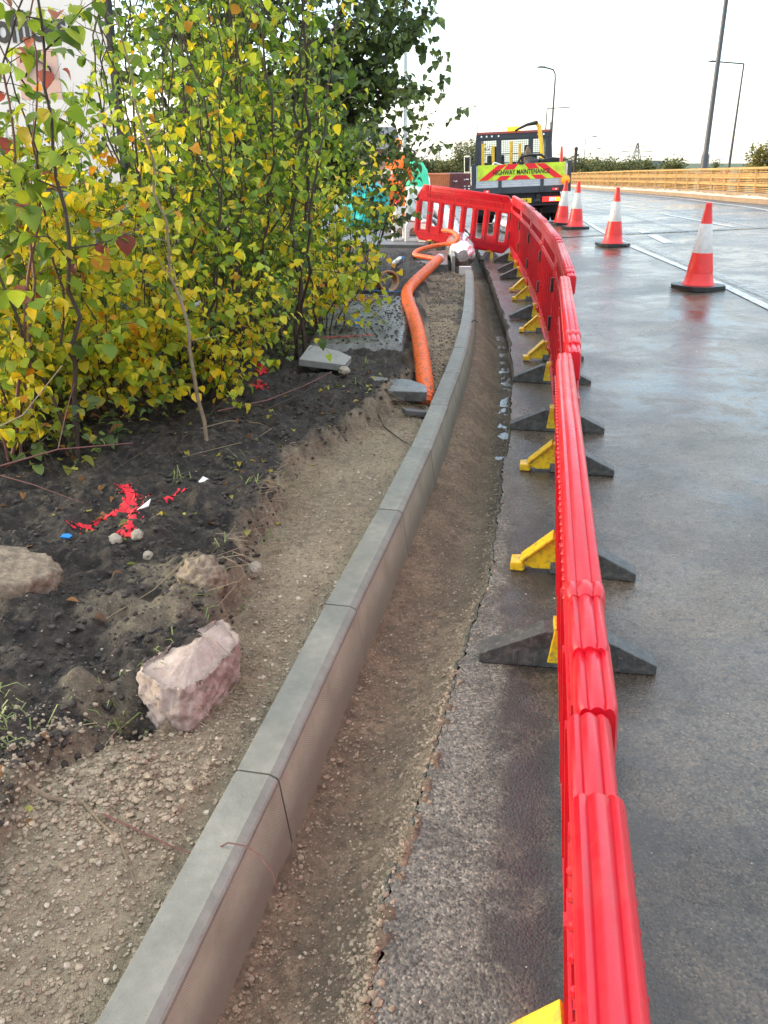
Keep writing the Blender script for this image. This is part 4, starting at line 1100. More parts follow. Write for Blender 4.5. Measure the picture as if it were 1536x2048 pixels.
# undergrowth: ivy, brambles and grasses nobody could count
def undergrowth():
    n = 9000
    x = nr.uniform(-4.2, -.35, n); y = nr.uniform(3.7, 11.5, n)
    m_ = (x < np.interp(y, [3.7,4.2,5,6,7,9,11.5], [-1.35,-1.2,-1.05,-.72,-.62,-.5,-.3])) & (x > -.52*y-.3)
    x = x[m_]; y = y[m_]; n = len(x)
    z = gz(x, y)+nr.uniform(0, .3, n)**1.0*ss(0, .4, -x-.6)*1.0+.01
    pos = np.stack([x, y, z], -1); a = nr.uniform(0, 6.28, n)
    d = np.stack([np.cos(a), np.sin(a), nr.uniform(-.5, .4, n)], -1)
    nn = np.stack([nr.normal(0, .4, n), nr.normal(0, .4, n), np.ones(n)], -1)
    g = nr.random(n) < .8
    col = np.where(g[:, None], pick('dark', n)*1.35, pick('litter', n)*.7)
    o = leaves_mesh('undergrowth', pos, d, nn, nr.uniform(.03, .075, n), col, M['leaf'], None, 1)
    tag(o, 'dark ivy, brambles and fallen leaves under the bushes', 'undergrowth', kind='stuff')
    # thin twigs and grass tangle
    mb = MB()
    for i in range(260):
        yy = rnd.uniform(3.6, 9.5); lim = np.interp(yy, [3.6,4.2,5,6,7,9], [-1.2,-1.0,-.9,-.6,-.5,-.4]); xx = lim-abs(rnd.gauss(0, .5))
        zz = float(gz(xx, yy)); a = rnd.uniform(0, 6.28); L = rnd.uniform(.1, .5); e = rnd.uniform(.1, 1.2)
        p = Vector((xx, yy, zz)); d = Vector((math.cos(a), math.sin(a), e)); 
        s2 = Vector((-d.y, d.x, rnd.uniform(-.3,.5)))*rnd.uniform(-.3,.3)*L; mb.tube([p, p+d*L*.35+s2*.6, p+d*L*.7+s2, p+d*L+s2*.5+Vector((0,0,-.35*L))], [.002,.0017,.0013,.0008], 3, caps=False)
    tag(mb.build('twig_tangle', M['bark']), 'tangle of thin dry stems at the foot of the bushes', 'dry stems', kind='stuff')
    # grass tufts on the black soil
    mb = MB()
    tufts = [(-1.05,1.93),(-1.2,1.75),(-.72,2.08),(-.8,2.02),(-.62,3.0),(-.56,2.75),(-.5,3.35),(-.62,3.6),(-.45,3.9),(-1.12,2.0),(-.95,3.75),(-.75,4.0),(-.2,5.5),(-.35,5.9),(-.1,6.3),(-.58,2.55),(-.98,1.84),(-.66,2.2)]
    for (tx, ty) in tufts:
        for k in range(rnd.randint(7, 16)):
            xx, yy = tx+rnd.gauss(0, .035), ty+rnd.gauss(0, .035); zz = float(gz(xx, yy))-.004; a = rnd.uniform(0, 6.28); L = rnd.uniform(.05, .15)
            d = Vector((math.cos(a), math.sin(a), rnd.uniform(.2, 1.4))).normalized(); p = Vector((xx, yy, zz)); s_ = Vector((-math.sin(a), math.cos(a), 0))*.0022
            q = p+d*L*.55; r_ = q+(d*.5+Vector((0,0,-.55)))*L*.5
            mb.add([p-s_, p+s_, q+s_, q-s_, r_], [(0,1,2,3),(3,2,4)])
    m = simple('grass_blade', (.13,.17,.035), .5, var=.6, sc=40)
    tag(mb.build('grass', m), 'thin tufts of grass and roots on the black soil', 'grass', kind='stuff')
    # fallen leaves
    n = 330
    y = 1.6+4.6*nr.random(n)**1.2; x = nr.uniform(-1.9, .0, n)
    m_ = (x < Sx(y)-.02+nr.uniform(0, .12, n)) & (x > -.55*y-.3); x = x[m_]; y = y[m_]; keep = (y > 3.1) | (nr.random(len(y)) < .45); x = x[keep]; y = y[keep]; n = len(x)
    pos = np.stack([x, y, gz(x, y)+.008], -1); a = nr.uniform(0, 6.28, n)
    d = np.stack([np.cos(a), np.sin(a), nr.uniform(-.1, .25, n)], -1); nn = np.stack([nr.normal(0, .3, n), nr.normal(0, .3, n), np.ones(n)], -1)
    tag(leaves_mesh('fallen_leaves', pos, d, nn, nr.uniform(.02, .045, n), pick('litter', n), M['leaf'], None, 2, .8), 'yellow and brown leaves fallen on the soil', 'fallen leaves', kind='stuff')
undergrowth()

# ------------------------------------------------------------------ stones on the ground
def rock_mesh(name, mat, sx, sy, sz, seed, sub=4, amp=.18, f=2.2, planes=()):
    bm = bmesh.new(); bmesh.ops.create_icosphere(bm, subdivisions=sub, radius=1)
    from mathutils import noise as N
    for v in bm.verts:
        c = v.co.copy()
        for (n_, d_) in planes:
            n_ = Vector(n_).normalized(); k = c.dot(n_)
            if k > d_: c -= n_*(k-d_)
        c *= 1+amp*N.fractal(c*f+Vector((seed, 0, 0)), 1.1, 2, 3)+.045*N.noise(c*8+Vector((seed,1,0)))+.035*N.noise(c*19+Vector((seed,2,0)))
        v.co = Vector((c.x*sx, c.y*sy, c.z*sz))
    me = bpy.data.meshes.new(name); bm.to_mesh(me); bm.free(); me.materials.append(mat)
    me.polygons.foreach_set('use_smooth', [True]*len(me.polygons))
    return link(name, me)
def put(o, x, y, dz=0, rot=(0,0,0)):
    o.location = (x, y, float(gz(x, y))+dz); o.rotation_euler = rot; return o
# broken pink concrete lump
def pink():
    from mathutils import noise as N
    top = [(-.195,-.05),(-.185,-.08),(-.10,-.145),(-.02,-.165),(.045,-.12),(.10,-.02),(.155,.07),(.16,.13),(.13,.19),(.085,.25),(.055,.255),(.02,.20),(-.02,.185),(-.06,.12),(-.11,.075),(-.14,.02),(-.175,-.01)]
    bm = bmesh.new(); n = len(top)
    # subdivide outline
    pts = []
    for i in range(n):
        a = Vector(top[i]); b = Vector(top[(i+1) % n]); k = max(1, int((b-a).length/.007))
        for j in range(k): pts.append(a.lerp(b, j/k))
    c = Vector((0, .03)); m_ = len(pts); rings = []
    def ring(sc, z, dx=0, dy=0, amp=.008):
        out = []
        for p in pts:
            q = c+(p-c)*sc; w = Vector((q.x+dx, q.y+dy, z)); k = N.fractal(w*20, .7, 2.1, 6); k2 = abs(N.fractal(w*70+Vector((3,0,0)), .7, 2, 4))
            d = (q-c).normalized(); w += Vector((d.x, d.y, .4))*(k*amp*1.4+k2*amp*.6); out.append(bm.verts.new(w))
        rings.append(out)
    for sc in (.06,.14,.22,.3,.38,.46,.54,.62,.7,.78,.85,.91,.96): ring(sc, .178+.02*math.cos(sc*3)-(0 if sc < .9 else (sc-.9)*.1), amp=.0045)
    ring(.98, .172, amp=.008); ring(1.0, .167, amp=.012)
    for t in np.linspace(.04, 1, 24): ring(1.0+.05*math.sin(t*3)-.03*t*t, .165-.2*t, .01*t, -.0*t, amp=.011)
    for a, b in zip(rings[:-1], rings[1:]):
        for j in range(m_): bm.faces.new((a[j], a[(j+1) % m_], b[(j+1) % m_], b[j]))
    bm.faces.new(rings[0]); bm.faces.new(rings[-1][::-1])
    bmesh.ops.recalc_face_normals(bm, faces=bm.faces)
    me = bpy.data.meshes.new('concrete_lump'); bm.to_mesh(me); bm.free(); me.materials.append(M['pinkrock'])
    me.polygons.foreach_set('use_smooth', [True]*len(me.polygons))
    o = link('concrete_lump', me); o.location = (-.585, 2.175, .035); o.rotation_euler = (R(-2), R(6), R(5))
    o.scale = (.76, 1.02, .9)
    tag(o, 'big pink broken concrete lump lying beside the kerb on the black soil edge', 'concrete lump')
pink()
o = rock_mesh('boulder', M['greyrock'], .22, .15, .13, 3.1, 5, amp=.16, f=1.8, planes=(((.2,-.1,1),.55),)); put(o, -1.33, 2.58, .0, (0,0,.2)); tag(o, 'rough grey brown boulder half buried at the left edge of the photo', 'boulder')
o = rock_mesh('soil_clod', M['greyrock'], .085, .09, .075, 8.2, 5, amp=.22, f=2.2); put(o, -.64, 2.68, .02); tag(o, 'crumbly brown clod just above the pink concrete lump', 'clod')
o = rock_mesh('stone', M['palerock'], .034, .03, .026, 1.2, 3, .3); put(o, -1.04, 2.98, .0); tag(o, 'pale rounded stone just below the red sprayed cross', 'stone', 'pale stones near the red cross')
o = rock_mesh('stone', M['palerock'], .022, .02, .02, 2.2, 3, .3); put(o, -.90, 2.93, .0); tag(o, 'pale stone next to the larger one, right below the red cross', 'stone', 'pale stones near the red cross')
o = rock_mesh('stone', M['palerock'], .022, .026, .022, 4.2, 3, .3); put(o, -.95, 2.99, .0); tag(o, 'small brown stone between the two pale ones below the red cross', 'stone', 'pale stones near the red cross')
o = rock_mesh('stone', M['palerock'], .035, .05, .03, 6.2, 3, .25); put(o, -.52, 3.05, .01); tag(o, 'knobbly grey stone on the bank right of the red cross', 'stone')
o = rock_mesh('stone', M['palerock'], .04, .055, .035, 7.7, 3, .22, planes=(((0,0,1),.6),)); put(o, -.27, 5.72, .03); tag(o, 'white chunk of stone against the tilted grey slab', 'stone')
def slab(name, poly, th, mat, loc, rot, label, cat='slab'):
    o = MB().prism(poly, 'z', -th, 0).build(name, mat, bevel=.005); o.location = loc; o.rotation_euler = rot; tag(o, label, cat); return o
slab('paving_slab', [(-.17,-.12),(.15,-.14),(.19,.02),(.1,.1),(-.12,.17)], .05, M['slabclean'], (-.42,5.98,.29), (R(10),R(6),0), 'clean grey broken slab tilted on the soil below the bush trunks')
slab('paving_slab', [(-.17,-.16),(.21,-.12),(.22,.02),(.12,.12),(-.15,.14),(-.22,.02)], .07, M['slab'], (.07,5.62,.17), (R(5),R(5),R(4)), 'muddy speckled slab at the buried end of the orange hose')
slab('paving_slab', [(-.08,-.05),(.1,-.04),(.09,.05),(-.07,.06)], .03, M['slabdark'], (.2,5.28,.085), (R(-4),R(10),.3), 'small dark slab chip between the hose and the kerb', 'slab')
slab('concrete_chamber', [(.05,12.75),(1.02,12.75),(1.17,14.9),(.3,14.3)], .3, M['slab'], (-.1,0,.16), (0,0,0), 'flat grey concrete chamber top beyond the end of the kerb', 'concrete chamber')
slab('edging_board', [(1.0,13.0),(1.05,13.0),(1.14,14.6),(1.09,14.6)], .42, M['slabclean'], (0,0,.25), (0,0,0), 'upright pale edging board between the chamber top and the silver duct', 'board')
slab('cross_kerb', [(-1.6,15.42),(.98,15.08),(1.0,15.22),(-1.6,15.56)], .26, M['slabdark'], (0,0,.215), (0,0,0), 'dark kerb across the footpath, below the tilted red panel', 'kerb')

# gravel and crumbs
def gravel(name, n, region, mat, smin, smax, label, seed, kind='stuff', flat=.75):
    g = np.random.default_rng(seed)
    bm = bmesh.new(); bmesh.ops.create_icosphere(bm, subdivisions=1, radius=1)
    tv = np.array([tuple(v.co) for v in bm.verts]); tf = np.array([[v.index for v in f.verts] for f in bm.faces]); bm.free()
    x, y = region(g, n); n = len(x)
    s = smin*(smax/smin)**(g.random(n)**2.2)
    z = np.where(x > Rx(y)+.02, road_z(x, y), gz(x, y)) + s*.25
    jit = 1+g.uniform(-.32, .32, (n, len(tv), 1)); sc = np.stack([g.uniform(.7, 1.25, n), g.uniform(.7, 1.25, n), g.uniform(.5, .95, n)*flat/.75], -1)
    a = g.uniform(0, 6.28, n); V = tv[None]*jit*sc[:, None, :]*s[:, None, None]
    ca, sa = np.cos(a)[:, None], np.sin(a)[:, None]
    V = np.stack([V[..., 0]*ca-V[..., 1]*sa, V[..., 0]*sa+V[..., 1]*ca, V[..., 2]], -1)+np.stack([x, y, z], -1)[:, None, :]
    F = (np.arange(n)[:, None, None]*len(tv)+tf[None]).reshape(-1, 3)
    o = np_mesh(name, V.reshape(-1, 3), F, mat, None, False); tag(o, label, 'gravel', kind=kind)
def yd(g, n, a=1.0, b=7.0): return a+(b-a)*g.random(n)**1.7
def reg_sand(g, n):
    y = yd(g, n); x = Sx(y)+(Kx(y)-.07-Sx(y))*g.random(n); return x, y
def reg_clods(g, n):
    y = 1.72+g.normal(0, .13, n); x = -.72+g.normal(0, .17, n); k = (x < Kx(y)-.12); return x[k], y[k]
def reg_mound(g, n):
    y = 1.35+g.normal(0, .3, n); x = -.75+g.normal(0, .3, n); k = (x < Kx(y)-.1) & (y > .9); return x[k], y[k]
def reg_trench(g, n):
    y = yd(g, n); x = Kx(y)+.1+(Rx(y)-Kx(y)-.1)*g.random(n); return x, y
def reg_trench_near(g, n):
    y = yd(g, n, .9, 2.6); t = g.random(n); x = Kx(y)+.1+(Rx(y)-Kx(y)-.1)*np.where(t < .5, t*t*.8, 1-(1-t)**2*.9); return x, y
def reg_soil(g, n):
    y = yd(g, n, 1.5, 6); x = Sx(y)-.03-1.4*g.random(n)**1.3; return x, y
def reg_edge(g, n):
    y = yd(g, n, 1.0, 6); x = Rx(y)-.02+g.normal(0, .028, n); return x, y
def reg_road(g, n):
    y = yd(g, n, 1.0, 9); x = Rx(y)+.02+3.2*g.random(n)**1.6; return x, y
gravel('gravel', 9000, reg_sand, M['pebble'], .002, .0075, 'fine brown gravel in the sand left of the kerb', 1)
gravel('gravel', 650, reg_sand, M['pebblepale'], .003, .010, 'pale pebbles in the sand left of the kerb', 2)
gravel('gravel', 3000, reg_clods, M['pebble'], .0025, .011, 'heap of grey crumbly clods at the edge of the black soil', 3)
gravel('gravel', 3200, reg_mound, M['pebble'], .0015, .006, 'crumbs of earth on the sandy mound at the lower left', 4)
gravel('gravel', 260, reg_mound, M['pebblepale'], .002, .008, 'pale stones on the sandy mound at the lower left', 14)
gravel('gravel', 6000, reg_trench, M['pebble'], .0015, .007, 'crumbs on the floor of the trench', 5)
gravel('gravel', 420, reg_trench, M['pebblepale'], .002, .006, 'pale pebbles on the floor of the trench', 6)
gravel('gravel', 1500, reg_trench_near, M['pebble'], .002, .009, 'coarser clods along the foot of the kerb', 7)
gravel('gravel', 6500, reg_soil, M['clod'], .003, .016, 'black crumbs of soil on the bank', 8)
gravel('gravel', 240, reg_soil, M['palerock'], .0025, .007, 'white chips in the black soil', 9)
gravel('gravel', 240, reg_road, M['pebblepale'], .0015, .0045, 'grit scattered on the wet road', 10, flat=.5)

gravel('gravel', 2200, reg_edge, M['pebble'], .002, .009, 'crumbs along the broken edge of the asphalt', 12)
def reg_pave(g, n):
    y = 6.6+2.7*g.random(n); x = -.6+.9*g.random(n)**.8; k = x < .14+.07*(y-6.6); return x[k], y[k]
_gz = gz
gz = lambda x, y: np.where((np.asarray(y) > 6.55) & (np.asarray(x) < .3), .238, _gz(x, y))
gravel('gravel', 1500, reg_pave, M['clod'], .003, .014, 'mud crumbs scattered over the old paving', 15, flat=.5)
gz = _gz
def reg_back(g, n):
    y = 5.5+7.5*g.random(n); a = np.interp(y, [5.5, 7, 9.5, 13], [.3, .38, .5, .85]); x = a+(Kx(y)-.1-a)*g.random(n)**1.3; return x, y
gravel('gravel', 700, reg_back, M['clod'], .003, .013, 'dark crumbs between the orange hose and the kerb', 17)
gravel('gravel', 3200, reg_back, M['pebble'], .003, .016, 'muddy clods between the orange hose and the kerb', 16)
mb = MB()
for i in range(330):
    yy = rnd.uniform(1.9, 5.6); xx = float(Sx(yy))+rnd.gauss(-.03, .05); zz = float(gz(xx, yy))+.01; a = rnd.gauss(-.3, .9); L = rnd.uniform(.04, .2)
    p = Vector((xx, yy, zz)); q = p+Vector((math.cos(a)*L*.6, math.sin(a)*L*.6, rnd.uniform(0, .03))); r_ = q+Vector((math.cos(a+.6)*L*.5, math.sin(a+.6)*L*.5, -rnd.uniform(.02, .08)))
    mb.tube([p, q, r_], [.0014, .0011, .0006], 3, caps=False)
tag(mb.build('roots', M['barkpale']), 'fine roots hanging out of the cut soil edge', 'roots', kind='stuff')
# red spray marks draped over the soil
def spray(name, strokes, mat, label, w, st=.0045, seed=0, thr=.1, off=.004, zf=None):
    allx = [p[0] for s_ in strokes for p in s_]; ally = [p[1] for s_ in strokes for p in s_]
    X, Y = np.meshgrid(np.arange(min(allx)-w, max(allx)+w, st), np.arange(min(ally)-w, max(ally)+w, st))
    D_ = np.full(X.shape, 9.)
    for s_ in strokes:
        for a, b in zip(s_[:-1], s_[1:]):
            a = np.array(a); b = np.array(b); ab = b-a; t = np.clip(((X-a[0])*ab[0]+(Y-a[1])*ab[1])/(ab@ab), 0, 1)
            D_ = np.minimum(D_, np.hypot(X-a[0]-t*ab[0], Y-a[1]-t*ab[1]))
    keep = (D_/w+.8*fbm(X, Y, 22, 3, seed)+1.7*fbm(X, Y, 75, 3, seed+5)) < .72
    Z = (gz(X, Y) if zf is None else zf(X, Y))+off+.003*fbm(X, Y, 120, 2, seed+9)
    return tag(grid_mesh(name, X, Y, Z, mat, keep=keep), label, 'spray mark')
spray('spray_mark', [[(-1.25,3.12),(-1.12,3.27),(-1.08,3.38),(-1.0,3.42),(-.90,3.52)],[(-1.17,3.56),(-1.09,3.38),(-1.02,3.2),(-1.0,3.02)]], M['redspray'], 'bright red sprayed cross on the black soil at the left', .027)
spray('spray_mark', [[(-.86,5.95),(-.83,5.7)]], M['redspray'], 'upper red sprayed streak on the soil among the twigs', .03, seed=3, off=.006)
spray('spray_mark', [[(-.8,5.45),(-.84,5.35),(-.78,5.2)]], M['redspray'], 'lower red sprayed streak on the soil, nearer the viewer', .03, seed=4, off=.006)
pz = lambda X, Y: .235+.006*fbm(X, Y, 3, 3, 9)
spray('spray_mark', [[(-.45,8.75),(-.1,9.1)],[(-.12,8.75),(-.4,9.1)]], M['redspraythin'], 'faded red cross on the far end of the old paving', .035, seed=6, off=.003, zf=pz, thr=.1)
spray('spray_mark', [[(-.5,6.9),(-.25,6.95),(-.1,7.0)]], M['redspraythin'], 'faded red line on the near end of the old paving', .03, seed=7, off=.003, zf=pz)

# litter
o = MB().prism([(-.022,-.01),(.012,-.014),(.024,.004),(.008,.014),(-.012,.01)], 'z', 0, .008).build('litter', M['blue'], bevel=.004); put(o, -1.23, 3.0, .01, (.3,.2,.3)); tag(o, 'scrap of bright blue plastic below the red cross', 'litter')
o = MB().prism([(-.03,-.005),(.02,-.012),(.045,.02),(.015,.01)], 'z', 0, .006).build('litter', M['whiteplastic'], bevel=.002); put(o, -.98, 3.2, .015, (.4,-.3,.5)); tag(o, 'white sliver of plastic beside the red cross', 'litter')
o = MB().prism([(-.02,-.02),(.012,-.03),(.025,.02),(-.01,.03)], 'z', 0, .006).build('litter', M['whiteplastic'], bevel=.002); put(o, -.82, 3.62, .012, (.2,.3,0)); tag(o, 'torn white scrap right of the red cross', 'litter')
o = empty('bottle', (.2, 11.9, .3), (R(70), 0, R(20))); tag(o, 'crushed clear plastic bottle on the soil above the ochre ring', 'bottle')
MB().lathe([(.02,-.16),(.045,-.155),(.048,-.1),(.04,-.06),(.047,-.02),(.047,.06),(.03,.11),(.016,.13),(.016,.15)], 14).build('body', M['bottle'], o, smooth=True)
MB().lathe([(.018,.15),(.018,.172)], 12).build('cap', M['blue'], o)
o = MB().lathe([(.02,0),(.02,.05),(.03,.06)], 10).build('litter', M['blue'], bevel=.002); o.location = (-.25,7.5,.25); o.rotation_euler=(R(80),0,.4); tag(o, 'tiny blue cap on the old paving', 'litter')

# twigs lying about
def twig_obj(name, pts, r, mat, label, cat='twig', side=()):
    mb = MB(); mb.tube(pts, list(np.linspace(r, r*.4, len(pts))), 5)
    for a, b in side: mb.tube([a, Vector(a).lerp(Vector(b), .5)+Vector((0,0,.01)), b], [r*.5, r*.4, r*.2], 4)
    return tag(mb.build(name, mat, smooth=True), label, cat)
def gp(x, y, dz=.006): return (x, y, float(gz(x, y))+dz)
twig_obj('twig', [gp(-.68,1.62,.012),gp(-.60,1.58,.014),gp(-.5,1.55,.014),gp(-.43,1.53,.02),(-.36,1.52,.112),(-.32,1.515,.107),(-.285,1.49,.104),(-.25,1.455,.085),(-.235,1.43,.045)], .0028, M['twigred'], 'thin red brown twig lying across the second kerb stone')
twig_obj('root', [gp(-.95,1.70,.006),gp(-.82,1.66,.012),gp(-.74,1.66,.004),gp(-.68,1.60,.006),gp(-.62,1.55,.006),gp(-.56,1.45,.002)], .0055, M['barkpale'], 'muddy root half buried in the clods at the lower left', 'root')
twig_obj('branch', [(-1.95,3.05,.35),(-1.6,3.2,.42),(-1.35,3.35,.46),(-1.12,3.62,.4)], .006, M['twigred'], 'bare reddish branch arching over the soil at the left edge', 'branch', [((-1.6,3.2,.42),(-1.2,3.15,.3)),((-1.35,3.35,.46),(-1.3,3.5,.7))])
twig_obj('branch', [(-2.0,3.4,.25),(-1.7,3.35,.5),(-1.45,3.3,.62),(-1.3,3.4,.8)], .005, M['barkpale'], 'pale bare branch rising from the left edge beside the red cross', 'branch', [((-1.7,3.35,.5),(-1.5,3.1,.5))])
twig_obj('branch', [gp(-.95,4.7,.05),gp(-.7,5.0,.06),gp(-.5,5.3,.05),gp(-.35,5.6,.06)], .006, M['twigred'], 'thin reddish branch lying on the soil towards the grey slab', 'branch')
twig_obj('branch', [gp(-.75,4.75,.01),gp(-.55,5.05,.03),gp(-.42,5.35,.03)], .005, M['bark'], 'brown stick lying below the reddish branch', 'branch')
twig_obj('cable', [gp(-.2,5.6,.02),gp(-.1,5.3,.02),gp(.0,5.0,.012),gp(.1,4.75,.01),gp(.16,4.7,.01)], .006, M['barkdark'], 'thin dark root running from the slabs towards the kerb', 'root')
twig_obj('wire_loop', [gp(-1.05,4.3,.01),gp(-.85,4.5,.015),gp(-.7,4.6,.015),gp(-.62,4.5,.012),gp(-.68,4.3,.01),gp(-.85,4.1,.01),gp(-1.0,4.0,.008)], .0035, M['barkpale'], 'pale curved root loop lying on the black soil', 'root')
twig_obj('stick', [gp(-.92,2.45,.02),gp(-.8,2.62,.03),gp(-.68,2.78,.06)], .003, M['barkpale'], 'thin dry stick left of the pink concrete lump', 'twig')
# ------------------------------------------------------------------ hose, ducts and works things
def bez(pts, n=12):
    out = []; P = [Vector(p) for p in pts]; P = [P[0]*2-P[1]]+P+[P[-1]*2-P[-2]]
    for i in range(1, len(P)-2):
        for k in range(n):
            t = k/n; a, b, c, d = P[i-1], P[i], P[i+1], P[i+2]
            out.append(.5*((2*b)+(c-a)*t+(2*a-5*b+4*c-d)*t*t+(3*b-a-3*c+d)*t**3))
    out.append(P[-2]); return out
def resample(pts, st):
    L = [0]
    for a, b in zip(pts[:-1], pts[1:]): L.append(L[-1]+(b-a).length)
    n = int(L[-1]/st); out = []; j = 0
    for i in range(n+1):
        s = i*st
        while j < len(L)-2 and L[j+1] < s: j += 1
        out.append(pts[j].lerp(pts[j+1], (s-L[j])/max(1e-6, L[j+1]-L[j])))
    return out
def corrugated(name, pts, r, pitch, mat, n=18, depth=.06, parent=None):
    p = resample(bez(pts), pitch/4); rad = [r*(1+depth*math.sin(i*math.pi/2+.4)) for i in range(len(p))]
    mb = MB(); mb.tube(p, rad, n); return mb.build(name, mat, parent, smooth=False)
H_ = empty('drain_hose', (.3,5.8,.1)); tag(H_, 'long orange corrugated drain hose with mud on it, snaking along the footway', 'hose')
def rel(pts): return [(x-.3, y-5.8, z-.1) for x, y, z in pts]
o = corrugated('wide_hose', rel([(.285,5.62,.02),(.285,5.8,.12),(.285,6.5,.2),(.28,7.1,.24),(.26,7.8,.27),(.235,8.5,.28),(.25,9.2,.28),(.36,10.0,.28),(.52,10.9,.28),(.66,11.7,.28),(.77,12.35,.28)]), .057, .026, M['hose'], depth=.085)
o.parent = H_
for f_ in o.data.polygons: f_.use_smooth = True
o = corrugated('narrow_hose', rel([(.74,12.3,.28),(.62,12.75,.26),(.49,13.2,.24),(.47,13.55,.24),(.58,14.0,.25),(.8,14.35,.27),(1.02,14.3,.31),(1.13,14.0,.36),(1.17,14.1,.43),(1.14,14.6,.46),(1.06,15.0,.46),(.95,15.6,.42),(.75,16.6,.36),(.62,17.4,.35),(.78,18.3,.3),(.9,19.3,.3)]), .033, .014, M['hose'], n=12)
o.parent = H_
mb = MB(); mb.tube(rel([(.79,12.42,.28),(.75,12.28,.28)]), .064, 20); mb.build('hose_clip', M['alu'], H_, smooth=True)
# pale water hose behind the tilted panel
o = corrugated('pale_hose', [(.78,17.3,.4),(.85,18.6,.34),(.72,20.5,.3),(.75,22.5,.3),(1.1,24,.3)], .07, .06, M['whiteplastic'], n=12, depth=.02); tag(o, 'white hose curving away behind the tilted red panel', 'hose')
o = corrugated('grey_hose', [(1.28,17.0,.28),(1.22,19.5,.26),(1.12,22.5,.25),(1.1,26,.2)], .045, .06, M['galv'], n=10, depth=.02); tag(o, 'thin grey pipe lying along the footpath behind the tilted red panel', 'pipe')
# foil wrapped duct in the trench
def foil(name, pts, r, label):
    from mathutils import noise as N
    p = resample(bez(pts), .09); mb = MB(); mb.tube(p, [r*min(1, .45+.2*i_) for i_ in range(len(p))], 28)
    v = []
    for q in mb.v:
        w = Vector(q); k = .04*N.noise(Vector((w.x*5, w.y*9, w.z*5)))+.02*N.noise(w*16)
        v.append((w.x+k*.6, w.y, w.z+k))
    mb.v = v; o = mb.build(name, M['foil'], smooth=True); return tag(o, label, 'duct')
foil('foil_duct', [(1.23,13.75,.17),(1.26,14.8,.2),(1.32,17,.2),(1.45,20,.2),(1.62,24,.15),(1.8,29,.05),(2.1,36,-.1)], .215, 'thick shiny foil wrapped duct lying in the trench behind the tilted panel')
foil('foil_roll', [(2.62,20.9,.2),(2.72,20.2,.2),(2.85,19.6,.19),(2.92,19.2,.18)], .17, 'short shiny foil roll on the road by the truck wheel')
# ochre pipe ring
mb = MB(); mb.M = Matrix.Rotation(R(90), 4, 'X')
mb.lathe([(.098,-.09),(.098,.085),(.112,.09),(.118,.07),(.118,.045),(.108,.04),(.108,-.09)], 40)
mb.f = mb.f[:-2]; mb.m = mb.m[:-2]
n_ = 40; mb.f += [(6*n_+i, 6*n_+(i+1) % n_, (i+1) % n_, i) for i in range(n_)]; mb.m += [0]*n_
o = mb.build('pipe_coupler', M['ochrepipe'], smooth=True); o.location = (.03, 9.75, .31); o.rotation_euler = (R(-8), 0, R(20)); tag(o, 'ochre plastic pipe ring standing on edge left of the orange hose', 'pipe ring')
twig_obj('blue_rope', [(-.5,9.6,.3),(-.2,9.5,.25),(.1,9.45,.24),(.28,9.45,.25),(.3,9.2,.25)], .006, M['blue'], 'thin blue rope running from the bush to the orange hose', 'rope')
# white arched blocks
def arch(x, y, rz, s, label):
    o = empty('arch_block', (x, y, .21), (0, 0, rz)); tag(o, label, 'block', 'white arched blocks on the footpath')
    out = [(-.13,0),(-.13,.26),(-.1,.3),(.1,.3),(.13,.26),(.13,0)]
    hole = [(-.075,.03)]+[(.075*math.cos(a), .14+.085*math.sin(a)) for a in np.linspace(math.pi, 0, 10)]+[(.075,.03)]
    v, f = curve_panel(out, [hole], .05, .006)
    mb = MB(); mb.M = Matrix.Rotation(R(90), 4, 'X'); mb.add(v, f); b_ = mb.build('body', M['whiteplastic'], o)
    MB().box(-.1,.1,-.05,.05,.302,.325).build('red_cap', M['redtrim'], o, bevel=.008)
    o.scale = (s, s, s)
arch(.28,16.15,.25,1.0,'leftmost white arched block on the footpath, half behind leaves')
arch(.52,15.98,.1,1.05,'middle white arched block with its round opening in full view')
arch(.76,15.85,-.35,1.0,'right hand white arched block, touching the tilted red panel')
# white pipe end and dark block
o = empty('drain_pipe', (.52,17.6,.36), (R(96),0,R(-10))); tag(o, 'white pipe end with a black round opening behind the arched blocks', 'pipe')
MB().tube([(0,0,-.9),(0,0,0)], .12, 20).build('tube', M['whiteplastic'], o, smooth=True)
mb = MB(); mb.M = Matrix.Translation((0,0,.003)); mb.lathe([(.001,0),(.1,0),(.1,.002),(.001,.002)], 20); mb.build('opening', M['signblack'], o)
o = MB().prism([(-.22,0),(.25,0),(.2,.18),(-.15,.26)], 'y', -.12, .12).build('rubble_sack', M['mud'], bevel=.03); o.location = (.42,17.3,.2); tag(o, 'dark lumpy sack in front of the white pipe end', 'sack')
o = MB().bar((-.95,19.4,1.02),(.10,19.0,1.33),.13).build('white_pipe', M['whiteplastic'], bevel=.03); tag(o, 'white pipe slanting up behind the bushes above the teal sheet', 'pipe')
for x, z in ((-.85,1.0),(0,1.25)):
    pass
def lump(name, mat, loc, sx, sy, sz, seed, label, cat, amp=.14, f=1.6, base=0):
    o = rock_mesh(name, mat, sx, sy, sz, seed, 4, amp, f, planes=(((0,0,-1), base),)); o.location = loc; return tag(o, label, cat)
lump('teal_sheet', M['tealtarp'], (-.38,19.6,.55), .55, .5, .55, 1.5, 'teal plastic sheet bundled behind the bushes left of the orange worker', 'plastic sheet', .2, 2.5, .55)
MBk = MB(); MBk.box(-.09,.09,-.09,.09,0,.95)
o = MBk.build('pipe_trestle', M['galv'], bevel=.01); o.location = (-.75,19.45,.15); tag(o, 'grey trestle leg holding up the white pipe', 'trestle')
